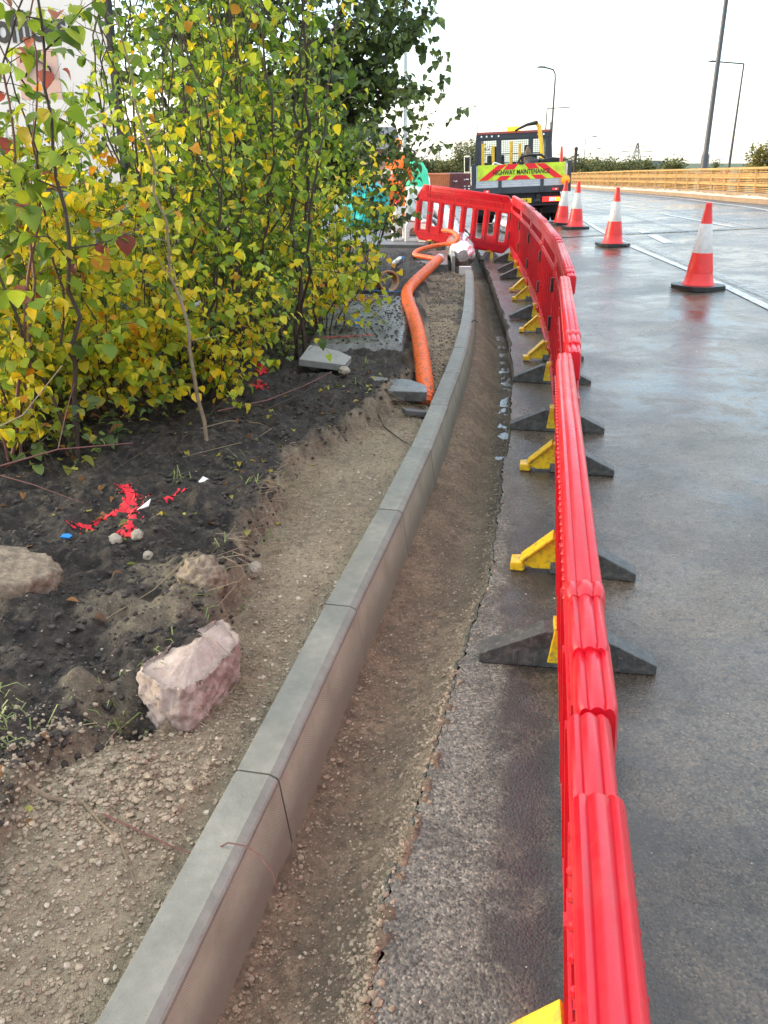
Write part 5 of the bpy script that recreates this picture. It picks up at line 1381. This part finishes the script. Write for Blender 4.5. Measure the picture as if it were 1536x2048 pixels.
lump('green_sack', M['greentarp'], (.72,21.2,.95), .34, .35, .62, 4.5, 'bright green covered bulk sack just right of the orange worker', 'sack', .1, 2, .6)
lump('polythene_sheet', M['polythene'], (.70,20.7,.5), .42, .4, .5, 9.5, 'crumpled milky polythene below the green sack', 'plastic sheet', .22, 3, .55)
o = empty('road_cone', (.27,18.2,.2)); tag(o, 'dirty red and white cone low on the footpath in front of the worker', 'cone')
MB().box(-.18,.18,-.18,.18,0,.04).build('base', M['blackplastic'], o, bevel=.01)
MB().lathe([(.13,.04),(.1,.25)], 20).build('lower_body', M['conered'], o, smooth=True); MB().lathe([(.1,.25),(.06,.5)], 20).build('reflective_sleeve', M['conewhite'], o, smooth=True); MB().lathe([(.06,.5),(.03,.7)], 20).build('top', M['conered'], o, smooth=True)

# ------------------------------------------------------------------ the worker in orange
def skin_obj(name, verts, edges, radii, mat, parent, sub=2):
    me = bpy.data.meshes.new(name+'_s'); me.from_pydata(verts, edges, [])
    o = bpy.data.objects.new(name+'_s', me); C.objects.link(o)
    o.modifiers.new('k', 'SKIN'); s = o.modifiers.new('s', 'SUBSURF'); s.levels = sub
    sv = me.skin_vertices[0].data
    for i, r in enumerate(radii): sv[i].radius = r if hasattr(r, '__len__') else (r, r)
    sv[0].use_root = True
    dg = bpy.context.evaluated_depsgraph_get(); m2 = bpy.data.meshes.new_from_object(o.evaluated_get(dg)); m2.name = name
    bpy.data.objects.remove(o); m2.materials.clear(); m2.materials.append(mat)
    m2.polygons.foreach_set('use_smooth', [True]*len(m2.polygons))
    return link(name, m2, parent)
def person():
    P = empty('person', (.28,19.3,.2), (0,0,R(160))); tag(P, 'worker in orange high visibility clothes and helmet standing behind the thin shrub', 'person')
    # body (skin): one continuous figure
    V = [(0,0,.95),(0,.0,1.15),(0,0,1.36),(0,0,1.46),(0,.01,1.53),
         (.17,0,1.40),(.23,-.06,1.15),(.20,-.24,.98),(.18,-.32,.95),
         (-.17,0,1.40),(-.24,-.05,1.15),(-.24,-.2,.95),(-.23,-.27,.90),
         (.09,0,.9),(.10,-.02,.5),(.10,.02,.09),(.11,-.14,.04),
         (-.09,0,.9),(-.11,.02,.5),(-.12,.06,.09),(-.13,-.1,.04)]
    E = [(0,1),(1,2),(2,3),(3,4),(2,5),(5,6),(6,7),(7,8),(2,9),(9,10),(10,11),(11,12),(0,13),(13,14),(14,15),(15,16),(0,17),(17,18),(18,19),(19,20)]
    Rr = [(.15,.11),(.15,.11),(.16,.11),(.06,.06),(.055,.055),.06,.042,.032,.028,.06,.042,.032,.028,.085,.06,.042,.04,.085,.06,.042,.04]
    body = skin_obj('body', V, E, Rr, M['skin'], P)
    # jacket and trousers just outside the body
    V2 = V[:3]+[(0,0,1.45)]+[V[5],V[6],V[7]]+[V[9],V[10],V[11]]
    E2 = [(0,1),(1,2),(2,3),(2,4),(4,5),(5,6),(2,7),(7,8),(8,9)]
    skin_obj('jacket', V2, E2, [(.19,.145),(.18,.14),(.18,.13),(.09,.09),.085,.068,.055,.085,.068,.055], M['hivis'], P)
    V3 = [V[0],V[13],V[14],V[15],V[17],V[18],V[19]]
    skin_obj('trousers', V3, [(0,1),(1,2),(2,3),(0,4),(4,5),(5,6)], [(.17,.13),.105,.085,.07,.105,.085,.07], M['hivis'], P)
    for s in (14, 18):
        x, y, z = V[s]; mb = MB(); mb.M = Matrix.Translation((x, y, z-.12)); mb.lathe([(.09,0),(.093,.01),(.093,.05),(.09,.06)], 18); mb.build('reflective_band', M['reflect'], P, smooth=True)
    mb = MB(); mb.M = Matrix.Translation((0,0,1.08)) @ Matrix.Diagonal((1,.76,1,1)); mb.lathe([(.198,0),(.203,.01),(.203,.055),(.198,.065)], 24); mb.build('reflective_band', M['reflect'], P, smooth=True)
    # head with face
    bm = bmesh.new(); bmesh.ops.create_uvsphere(bm, u_segments=28, v_segments=20, radius=1)
    for v in bm.verts:
        c = v.co; x, y, z = c.x*.078, c.y*.098, c.z*.118
        if z < 0: x *= 1+z*2.2; y *= 1+z*1.0
        if y < -.06:
            n_ = math.exp(-((x/.014)**2+((z+.012)/.026)**2)); y -= .022*n_
            for sx in (-1, 1): y += .009*math.exp(-(((x-sx*.03)/.014)**2+((z-.012)/.01)**2))
            y -= .005*math.exp(-((x/.026)**2+((z+.052)/.007)**2))
        v.co = (x, y, z)
    me = bpy.data.meshes.new('head'); bm.to_mesh(me); bm.free(); me.materials.append(M['skin']); me.polygons.foreach_set('use_smooth', [True]*len(me.polygons))
    h = link('head', me, P); h.location = (0,-.015,1.62)
    for sx in (-1, 1):
        mb = MB(); mb.M = Matrix.Translation((sx*.078,.005,0)); mb.lathe([(.004,-.03),(.013,-.015),(.015,.01),(.006,.03)], 8); mb.build('ear', M['skin'], h, smooth=True)
        mb = MB(); mb.M = Matrix.Translation((sx*.03,-.083,.012)); mb.lathe([(.001,-.008),(.009,-.002),(.009,.002),(.001,.008)], 8); mb.build('eye', M['signblack'], h)
    mb = MB(); mb.M = Matrix.Translation((0,0,.03)); mb.lathe([(.13,0),(.125,.012),(.108,.02),(.1,.06),(.075,.095),(.03,.112),(.001,.115)], 26); mb.build('helmet', M['orangeplastic'], h, smooth=True)
    mb = MB(); mb.box(-.07,.07,.02,.088,-.06,.03); mb.build('hair', M['barkdark'], h, bevel=.02)
    # hands: palm, four fingers and a thumb each
    for k, s in ((8, 1), (12, -1)):
        x, y, z = V[k]; v = [(0,.03,.0),(0,-.02,-.005)]; e = [(0,1)]; r_ = [(.022,.014),(.034,.015)]
        for i, L in enumerate((.065,.075,.07,.055)):
            fx = (-.027+.018*i); b = len(v); v += [(fx,-.05,-.006),(fx,-.05-L*.5,-.014),(fx*1.05,-.05-L*.85,-.035)]; e += [(1,b),(b,b+1),(b+1,b+2)]; r_ += [.009,.008,.007]
        b = len(v); v += [(-s*.038,-.02,-.01),(-s*.052,-.05,-.022)]; e += [(1,b),(b,b+1)]; r_ += [.011,.009]
        hd = skin_obj('glove', v, e, r_, M['blackplastic'], P, 1); hd.location = (x, y-.01, z)
    for s in (16, 20):
        x, y, z = V[s]; MB().prism([(-.09,-.035),(.17,-.035),(.17,.07),(.1,.09),(.06,.02),(-.06,.015),(-.09,0)], 'x', x-.048, x+.048).build('boot', M['chassis'], P, bevel=.015).location = (0, y+.02, z)
person()
# orange net bag hung above in the twigs
# ------------------------------------------------------------------ sign, rail and left side structures
S_ = empty('sign_board', (-2.50,8.85,0), (0,0,R(-14))); tag(S_, 'big white sign with black frame and the word offices, seen through the shrubs', 'sign')
MB().box(-2.6,0,0,.04,1.33,4.4).build('panel', M['signwhite'], S_, bevel=.004)
fr = MB().box(-2.62,.02,-.02,.05,1.27,1.335).box(-.035,.02,-.022,.05,1.335,4.42).box(-2.62,-2.58,-.021,.05,1.335,4.42); fr.build('frame', M['signblack'], S_, bevel=.003)
for x in (-.4,-2.2): MB().box(x-.05,x+.05,.045,.12,-.2,4.0).build('post', M['pole'], S_, bevel=.01)
t1 = text_mesh('offices', .36, M['signblack'], 'lettering', S_, (-.82,-.006,2.70), (R(90),0,0), sx=.82, bold=.008, depth=.003)
text_mesh('o', .36, M['signblack'], 'lettering', S_, (-1.3,-.006,3.12), (R(90),0,0), sx=.9, bold=.008, depth=.003)
text_mesh('s', .36, M['signblack'], 'lettering', S_, (-.46,-.006,3.12), (R(90),0,0), sx=.9, bold=.008, depth=.003)
MB().box(-1.02,-.58,-.004,-.0,2.1,2.52).build('pink_square', M['signpink'], S_)
ar = MB(); ar.bar((-.95,-.007,2.29),(-.79,-.007,2.44),.045,.006); ar.bar((-.80,-.007,2.44),(-.66,-.007,2.36),.045,.0062); ar.bar((-.675,-.0072,2.38),(-.64,-.0072,2.27),.035,.0064); ar.bar((-1.42,-.0072,2.43),(-1.34,-.0072,2.31),.03,.0064)
ar.build('arrow_mark', M['signblack'], S_)
# grey steel rail seen between the bushes
G_ = empty('guard_rail', (-1.5,5.4,0)); tag(G_, 'grey steel rail with a bright top edge running through the bushes', 'guard rail')
a, b = Vector((-1.5,5.3,0)), Vector((-1.08,8.3,0)); d = (b-a); L_ = d.length
mb = MB(); mb.M = Matrix.Rotation(math.atan2(-d.x, d.y), 4, 'Z'); mb.prism([(-.02,.28),(.03,.34),(-.02,.4),(.03,.48),(-.02,.57),(-.03,.57),(.02,.48),(-.03,.4),(.02,.34),(-.03,.28)], 'y', -.5, L_); mb.build('rail', M['greypanel'], G_)
for t in (0.2, 1.7, 2.8):
    mb = MB(); mb.M = Matrix.Rotation(math.atan2(-d.x, d.y), 4, 'Z'); mb.box(-.12,-.05,t-.04,t+.04,-.1,.56); mb.build('post', M['galv'], G_, bevel=.005)
mb = MB(); mb.M = Matrix.Rotation(math.atan2(-d.x, d.y), 4, 'Z'); mb.box(-.035,.035,-.5,L_,.573,.59); mb.build('top_edge', M['galv'], G_, bevel=.004)

# ------------------------------------------------------------------ beyond
def wx(px, py): return float(zy(py))
# bridge parapet
PP = empty('bridge_parapet', (12.0,28.3,0)); tag(PP, 'long tan steel bridge parapet, sunlit gold put into its colour, with slanting posts beyond the road', 'parapet')
def pl_path(y0, y1, st):
    ys = np.arange(y0, y1, st); return [(float(Px(y)), float(y), float(road_z(Px(y), y))) for y in ys]
base = pl_path(9, 150, 1.2)
def offp(p, z, o=0): return (p[0]-12.0+o, p[1]-28.3, p[2]+z)
for z, w in ((1.03,.065),(.74,.045),(.5,.045)):
    mb = MB()
    for a, b in zip(base[:-1], base[1:]): mb.bar(offp(a,z), offp(b,z), w*.8, w)
    mb.build('top_rail' if z > 1 else 'rail', M['parapet'], PP)
mb = MB()
for k in range(13):
    z = .31+k*.055
    for a, b in zip(base[:-1], base[1:]): mb.bar(offp(a,z,.06), offp(b,z,.06), .012, .024)
mb.build('infill_bars', M['parapet'], PP)
mb = MB()
for a, b in zip(base[:-1], base[1:]): mb.bar(offp(a,.16,.03), offp(b,.16,.03), .34, .22)
mb.build('plinth', M['kerbfar'], PP)
po = pl_path(12, 140, 1.75)
for i, p in enumerate(po[:70]):
    m_ = MB(); m_.bar(offp(p,.27,-.06), (offp(p,1.0)[0]+.02, offp(p,1.0)[1]+.3, offp(p,1.0)[2]), .045, .05)
    m_.build('post', M['parapet'], PP)
m_ = MB()
for i, p in enumerate(pl_path(13, 120, 2.3)[:46]):
    mb = MB(); q = offp(p,.3,.75); mb.box(q[0]-.1,q[0]+.1,q[1]-.2,q[1]+.2,q[2]-.4,q[2]+.62); mb.build('outer_post', M['parapetdark'], PP)
mb = MB()
for z in (.5,.82):
    for a, b in zip(base[:-1], base[1:]): mb.bar(offp(a,z,.62), offp(b,z,.62), .05, .11)
mb.build('outer_rail', M['parapet'], PP)
mb = MB()
for a, b in zip(base[:-1], base[1:]):
    mb.bar((a[0]-.42,a[1],a[2]+.055),(b[0]-.42,b[1],b[2]+.055),.12,.14)
tag(mb.build('verge_kerb', M['kerbfar']), kind='structure')
mb = MB()
for a, b in zip(base[:-1], base[1:]): mb.bar((a[0]-.2,a[1],a[2]+.04),(b[0]-.2,b[1],b[2]+.04),.4,.14)
tag(mb.build('verge', M['kerbfar']), kind='structure')
# pale rubble ridge on the verge
ys = np.arange(14, 110, .09); t = np.linspace(-1, 1, 9)
Xr = (Px(ys)-.27)[:, None]+t[None]*.16; Yr = np.repeat(ys[:, None], 9, 1)
Zr = road_z(Xr, Yr)+.1+np.clip((1-t[None]**2), 0, 1)*(.09+.07*fbm(Xr, Yr, 3, 4, 3)+.1*np.clip(vn(Yr*1.1, Xr*0, 8)-.55, 0, 1))
tag(grid_mesh('rubble', Xr, Yr, Zr, M['rubble'], smooth=False), 'ridge of pale rubble and dead weeds along the foot of the parapet', 'rubble', kind='stuff')

# lamp posts
def lamp(x, y, zb, ht, arm, label, r=.14, curved=False, mast=False):
    o = empty('lamp_post', (x, y, zb)); tag(o, label, 'lamp post', 'street lamps along the road')
    mb = MB(); mb.lathe([(r*1.35,0),(r*1.3,1.2),(r*.9,1.25),(r*.55,ht)], 12); 
    mb.build('pole', M['pole'], o, smooth=True)
    s = 1 if arm > 0 else -1; L = abs(arm)
    mb = MB()
    if curved: mb.tube([(0,0,ht-.05),(s*.05,0,ht+.45),(s*.25,0,ht+.75),(s*.6,0,ht+.85),(s*(L-.35),0,ht+.95)], r*.5, 8); e = ht+.95
    else: mb.tube([(0,0,ht-.02),(s*.05,0,ht),(s*(L-.35),0,ht+.18)], r*.45, 8); e = ht+.18
    mb.build('arm', M['pole'], o, smooth=True)
    MB().prism([(s*(L-.45),e-.06),(s*(L+.35),e-.03),(s*(L+.38),e+.03),(s*(L+.1),e+.1),(s*(L-.45),e+.08)], 'y', -.14, .14).build('lamp_head', M['pole'], o, bevel=.02)
    return o
lamp(16.2,90,-1.3,9.9,-1.45,'tall lamp post just right of the truck, with a curved arm pointing left', curved=True)
lamp(24.3,140,-2.1,10.6,3.1,'lamp post behind the truck with its arm pointing right')
lamp(33.85,90,-.9,10.75,-3.0,'lamp post right of the thick mast, arm pointing left across it')
lamp(32.6,150,-2.2,6.9,1.5,'small distant lamp post left of the pylon', r=.08)
lamp(46,200,-3,6.5,.6,'very small distant lamp post next to the dark stump', r=.09)
lamp(73,300,-5,6.6,2.0,'smallest lamp post on the horizon, left of the pylon', r=.1)
lamp(77.7,220,-3,6.2,-.9,'small lamp post between the thick mast and the yellow tree', r=.09)
o = empty('mast', (13.95,40.0,.1)); tag(o, 'thick grey mast behind the parapet, running out of the top of the photo', 'mast')
MB().lathe([(.16,0),(.155,1.6),(.11,1.72),(.075,10)], 16).build('pole', M['pole'], o, smooth=True)
mb = MB(); mb.tube([(0,0,9.98),(-.05,0,10.3),(-1.6,0,10.5)], .05, 8); mb.build('arm', M['pole'], o, smooth=True)
MB().box(-2.2,-1.5,-.14,.14,10.44,10.58).build('lamp_head', M['pole'], o, bevel=.03)
o = empty('utility_pole', (.66,30,.1)); tag(o, 'plain grey pole rising behind the thin twiggy shrub', 'pole')
MB().lathe([(.09,0),(.085,2),(.07,8)], 12).build('shaft', M['galv'], o, smooth=True); MB().lathe([(.11,0),(.11,.9),(.09,.95)], 12).build('base_door', M['pole'], o, smooth=True)
o = empty('pole_stump', (20.8,100,-1.5)); tag(o, 'short dark pole standing above the far bushes right of the truck', 'pole')
MB().lathe([(.2,0),(.16,3.9),(.22,4.1),(.1,4.3)], 8).build('shaft', M['barkdark'], o)
# pylons
def pylon(x, y, zb, h, w, label, r=.12):
    o = empty('pylon', (x, y, zb)); tag(o, label, 'pylon'); mb = MB(); lv = [0,.25,.45,.6,.72,.82,.9,1]
    hw = lambda t: w*(1-t)**1.15*.5+.22*w*.12
    for a, b in zip(lv[:-1], lv[1:]):
        for sx in (-1,1):
            for sy in (-1,1):
                mb.bar((sx*hw(a),sy*hw(a),a*h),(sx*hw(b),sy*hw(b),b*h),r)
        for s in (-1,1):
            mb.bar((-hw(a),s*hw(a),a*h),(hw(b),s*hw(b),b*h),r*.6); mb.bar((hw(a),s*hw(a),a*h),(-hw(b),s*hw(b),b*h),r*.6)
    mb.build('tower', M['pole'], o)
    for t, L in ((.62,.62),(.76,.9),(.9,.55)):
        m2 = MB()
        for s in (-1,1): m2.bar((0,0,t*h),(s*w*L,0,t*h+.2),r*.8); m2.bar((0,0,t*h+.05*h),(s*w*L,0,t*h+.2),r*.6); m2.bar((s*w*L,0,t*h+.2),(s*w*L,0,t*h-.9),r*.5)
        m2.build('cross_arm', M['pole'], o)
pylon(95.9,350,-6,13.2,6.6,'lattice pylon on the horizon beyond the parapet', .16)
pylon(20.6,350,-6,13.0,3.4,'faint lattice pylon above the far trees left of the truck', .12)
o = empty('road_sign', (43.3,150,-2.5)); tag(o, 'back of a wide grey road sign beyond the parapet, near the pylon', 'road sign')
MB().box(-2.5,2.6,0,.12,2.7,3.85).build('panel', M['greypanel'], o, bevel=.03); MB().box(-1.9,-1.7,.12,.3,0,3.8).build('post', M['pole'], o); MB().box(1.5,1.7,.12,.3,0,3.8).build('post', M['pole'], o)
o = MB().prism([(-.25,-.35),(.25,-.35),(.25,.55),(.1,.65),(-.25,.5)], 'y', -.12, .12).build('orange_panel', M['containerorange'], bevel=.02); o.location = (14.9,40.2,.45); tag(o, 'orange object just right of the thick mast behind the parapet', 'traffic sign')
MB().box(-.04,.04,-.04,.04,-1.0,-.3).build('post', M['pole'], o)
# shipping container, van, house
c_ = empty('shipping_container', (3.25,45,-.55), (0,0,R(4))); tag(c_, 'shipping container with an orange long side and maroon doors, left of the truck', 'container')
mb = MB(); mb.box(-2.4,0,0,2.4,.1,1.45)
cont = mb.build('body', M['containerorange'], c_)
mb = MB()
for k in range(24): mb.box(-2.35+k*.097,-2.30+k*.097,-.03,.001,.2,1.38)
mb.box(-2.42,0,-.04,.02,.08,.18); mb.box(-2.42,0,-.04,.02,1.38,1.47); mb.build('corrugation', M['containerorange'], c_, bevel=.006)
dr = MB().box(.002,1.25,0,2.4,.1,1.47).box(.0,1.25,-.05,.001,.08,1.47).build('door_end', M['containerred'], c_, bevel=.01)
mb = MB()
for x in (.2,.5,.75,1.05): mb.tube([(x,-.08,.15),(x,-.08,1.42)], .018, 6)
for z in (.45,.75,1.05,1.3): mb.box(.05,1.2,-.065,-.05,z-.02,z+.02)
mb.build('lock_rod', M['containerred'], dr)
mb = MB()
for (x, z, w) in ((.2,1.12,.07),(.28,1.1,.05),(.33,1.12,.05),(.2,.76,.16),(.72,1.18,.06),(.85,1.2,.16),(.75,.88,.1),(.95,.88,.1),(.75,.76,.08),(.95,.76,.1)): mb.box(x-w/2,x+w/2,-.09,-.07,z-.025,z+.025)
mb.build('white_marking', M['whiteplastic'], dr)
v_ = empty('white_van', (1.62,38.5,-.3), (0,0,R(4))); tag(v_, 'pale van partly hidden behind the tilted red panel, left of the container', 'van')
MB().prism([(0,.25),(.0,.85),(.25,1.12),(.5,1.2),(2.6,1.2),(2.6,.25)], 'x', -.35, .35).build('body', M['whiteplastic'], v_, bevel=.06, smooth=True)
MB().prism([(-.005,.87),(.24,1.09),(.26,1.07),(.02,.86)], 'x', -.3, .3).build('windscreen', M['darkglass'], v_)
for x in (-.3,.3):
    for y in (.5,2.1):
        w = MB(); w.M = Matrix.Translation((x,y,.25)) @ Matrix.Rotation(R(90),4,'Y'); w.lathe([(.1,-.06),(.25,-.05),(.25,.05),(.1,.06)], 18); w.build('wheel', M['tyre'], v_, smooth=True)
h_ = empty('house', (-2.3,80,-2), (0,0,R(-10))); tag(h_, 'pink brick house with grey roof glimpsed through the far twigs', 'house')
MB().box(-4,2.6,0,6,0,4.4).build('wall', M['brick'], h_); MB().prism([(-.5,4.35),(3,6.2),(6.5,4.35)], 'x', -4.3, 2.9).build('roof', M['rooftile'], h_)
for x in (-2.9,-.8,1.3):
    f_ = MB().box(x-.5,x+.5,-.05,.02,2.6,3.9).build('window', M['whiteplastic'], h_, bevel=.01); MB().box(x-.42,x+.42,-.06,-.05,2.68,3.82).build('pane', M['darkglass'], f_)

# far trees and hedges, each a plant of its own
rnd.seed(5)
PAL['far'] = [((.1,.12,.04),3), ((.16,.17,.05),3), ((.24,.2,.06),1.5), ((.07,.09,.03),2)]
PAL['fargold'] = [((.2,.19,.05),3), ((.3,.24,.06),3), ((.13,.14,.04),2)]
farT = [(7.4,80,-1.6,4.3,1.9,'far'),(5.6,82,-1.6,3.2,1.5,'fargold'),(4.0,84,-1.6,3.3,1.7,'far'),(2.0,80,-1.6,3.0,1.6,'fargold'),(8.6,95,-2,5.5,2.2,'far'),(.2,84,-1.6,3.4,1.6,'far')]
lab = ['tall bare looking tree against the left side of the truck cab', 'low golden tree above the container', 'grey green tree above the left end of the container', 'golden bushy tree above the pale van', 'tree rising behind the one at the truck cab', 'far green tree behind the orange worker']
for (x, y, z, h, s, pal), lb in zip(farT, lab):
    tree('far_tree', lb, (x, y, z), h, s, 150, .2, pal, 'far trees left of the truck', zlow=.08, nl=12, tr=.12, flat=.1)
rt = [(21.5,104,3.6,2.6),(24.5,112,3.3,2.6),(28,118,3.5,2.8),(32,122,3.2,2.8),(36,128,3.2,2.6),(38,120,3.0,2.0),(41.5,132,3.6,2.0)]
wd = ['first', 'second', 'third', 'fourth', 'fifth', 'sixth', 'seventh']
for i, (x, y, h, s) in enumerate(rt):
    tree('far_bush', f'scrubby bush on the horizon beyond the parapet, {wd[i]} counting right from the truck', (x, y, -2.2-.0), h+.4, s, 150, .3, 'far', 'scrub beyond the parapet', zlow=.05, nl=12, tr=.08, flat=.1)
tree('far_tree', 'yellow green tree above the parapet at the right of the photo', (36,86,-1.6), 4.6, 2.3, 190, .26, 'fargold', None, zlow=.2, nl=13, tr=.15, flat=.2)
tree('far_bush', 'small lone bush above the parapet between the road sign and the mast', (44,122,-2), 3.7, 1.0, 60, .22, 'far', None, zlow=.2, nl=10, tr=.1, flat=.2)
# long hedge line closing the horizon at the left
def hedge():
    n = 16000; x = nr.uniform(-60, 48, n); y = 180+nr.uniform(-6, 6, n); h = 4.2+1.1*fbm(x, y*0, .12, 4, 3)
    z = -3.6+h*nr.random(n)**.6*1.0
    a = nr.uniform(0, 6.28, n); d = np.stack([np.cos(a), np.sin(a), nr.uniform(-.5, .9, n)], -1); nn = nr.normal(0, 1, (n, 3))
    tag(leaves_mesh('far_woodland', np.stack([x, y, z], -1), d, nn, nr.uniform(.5, 1.1, n), pick('far', n), M['leaffar'], None, 1, 1), 'low line of woodland on the horizon', 'woodland', kind='stuff')
hedge()

# ------------------------------------------------------------------ light, sky, camera
CLOUD = 6.8
SUN_EL, SUN_AZ = 14, -85   # azimuth measured from +y (view direction) clockwise: sun stands to the left
w = bpy.data.worlds.new('World'); scene.world = w; w.use_nodes = True
nt = w.node_tree; bg = nt.nodes['Background']; sky = nt.nodes.new('ShaderNodeTexSky'); sky.sky_type = 'NISHITA'
sky.sun_disc = False; sky.sun_elevation = R(SUN_EL); sky.sun_rotation = R(SUN_AZ); sky.air_density = 1.0; sky.dust_density = 2.2; sky.ozone_density = 1.0
tc = nt.nodes.new('ShaderNodeTexCoord'); sx_ = nt.nodes.new('ShaderNodeSeparateXYZ'); nt.links.new(tc.outputs['Generated'], sx_.inputs[0])
def wramp(fac, st):
    nd = nt.nodes.new('ShaderNodeValToRGB'); cr = nd.color_ramp
    while len(cr.elements) < len(st): cr.elements.new(.5)
    for e_, (p_, c_) in zip(cr.elements, st): e_.position = p_; e_.color = (*c_, 1)
    nt.links.new(fac, nd.inputs['Fac']); return nd.outputs[0]
nz = nt.nodes.new('ShaderNodeTexNoise'); nz.inputs['Scale'].default_value = 2.6; nz.inputs['Detail'].default_value = 6; nt.links.new(tc.outputs['Generated'], nz.inputs['Vector'])
# thin overcast: warm white at the horizon, pale blue higher up
cl = wramp(sx_.outputs['Z'], [(0, (.66,.64,.57)), (.05, (.66,.66,.64)), (.13, (.49,.63,.74)), (.3, (.34,.52,.68)), (.55, (.86,.88,.9)), (1, (1,1,1))])
g_ = nt.nodes.new('ShaderNodeMix'); g_.data_type = 'RGBA'; g_.blend_type = 'MULTIPLY'; g_.inputs[0].default_value = 1
nt.links.new(cl, g_.inputs[6]); nt.links.new(wramp(nz.outputs['Fac'], [(.35, (.86,.88,.9)), (.65, (1,1,1))]), g_.inputs[7])
s_ = nt.nodes.new('ShaderNodeVectorMath'); s_.operation = 'SCALE'; nt.links.new(g_.outputs[2], s_.inputs[0]); s_.inputs['Scale'].default_value = CLOUD
a_ = nt.nodes.new('ShaderNodeVectorMath'); a_.operation = 'ADD'; nt.links.new(s_.outputs[0], a_.inputs[0]); nt.links.new(sky.outputs[0], a_.inputs[1])
nt.links.new(a_.outputs[0], bg.inputs['Color']); bg.inputs['Strength'].default_value = .12
sd = Vector((math.sin(R(SUN_AZ))*math.cos(R(SUN_EL)), math.cos(R(SUN_AZ))*math.cos(R(SUN_EL)), math.sin(R(SUN_EL))))
sl = bpy.data.lights.new('sun', 'SUN'); sl.energy = .8; sl.angle = R(10); sl.color = (1, .82, .58)
so = bpy.data.objects.new('sun', sl); C.objects.link(so); so.rotation_euler = (-sd).to_track_quat('-Z', 'Y').to_euler(); so.location = sd*50
cam = bpy.data.cameras.new('camera'); co = bpy.data.objects.new('camera', cam); C.objects.link(co)
cam.sensor_fit = 'VERTICAL'; cam.sensor_height = 36; cam.sensor_width = 27; cam.lens = 1700/2048*36; cam.clip_start = .05; cam.clip_end = 6000
co.location = (0, 0, 1.57); co.rotation_euler = (R(90-22.55), 0, 0); scene.camera = co
vs = scene.view_settings; vs.view_transform = 'Standard'; vs.look = 'None'; vs.gamma = 1; vs.exposure = 1.28; vs.use_curve_mapping = False
scene.display_settings.display_device = 'sRGB'
scene.cycles.max_bounces = 8; scene.cycles.transparent_max_bounces = 12
print('leaves', NL[0], 'objects', len(scene.objects))
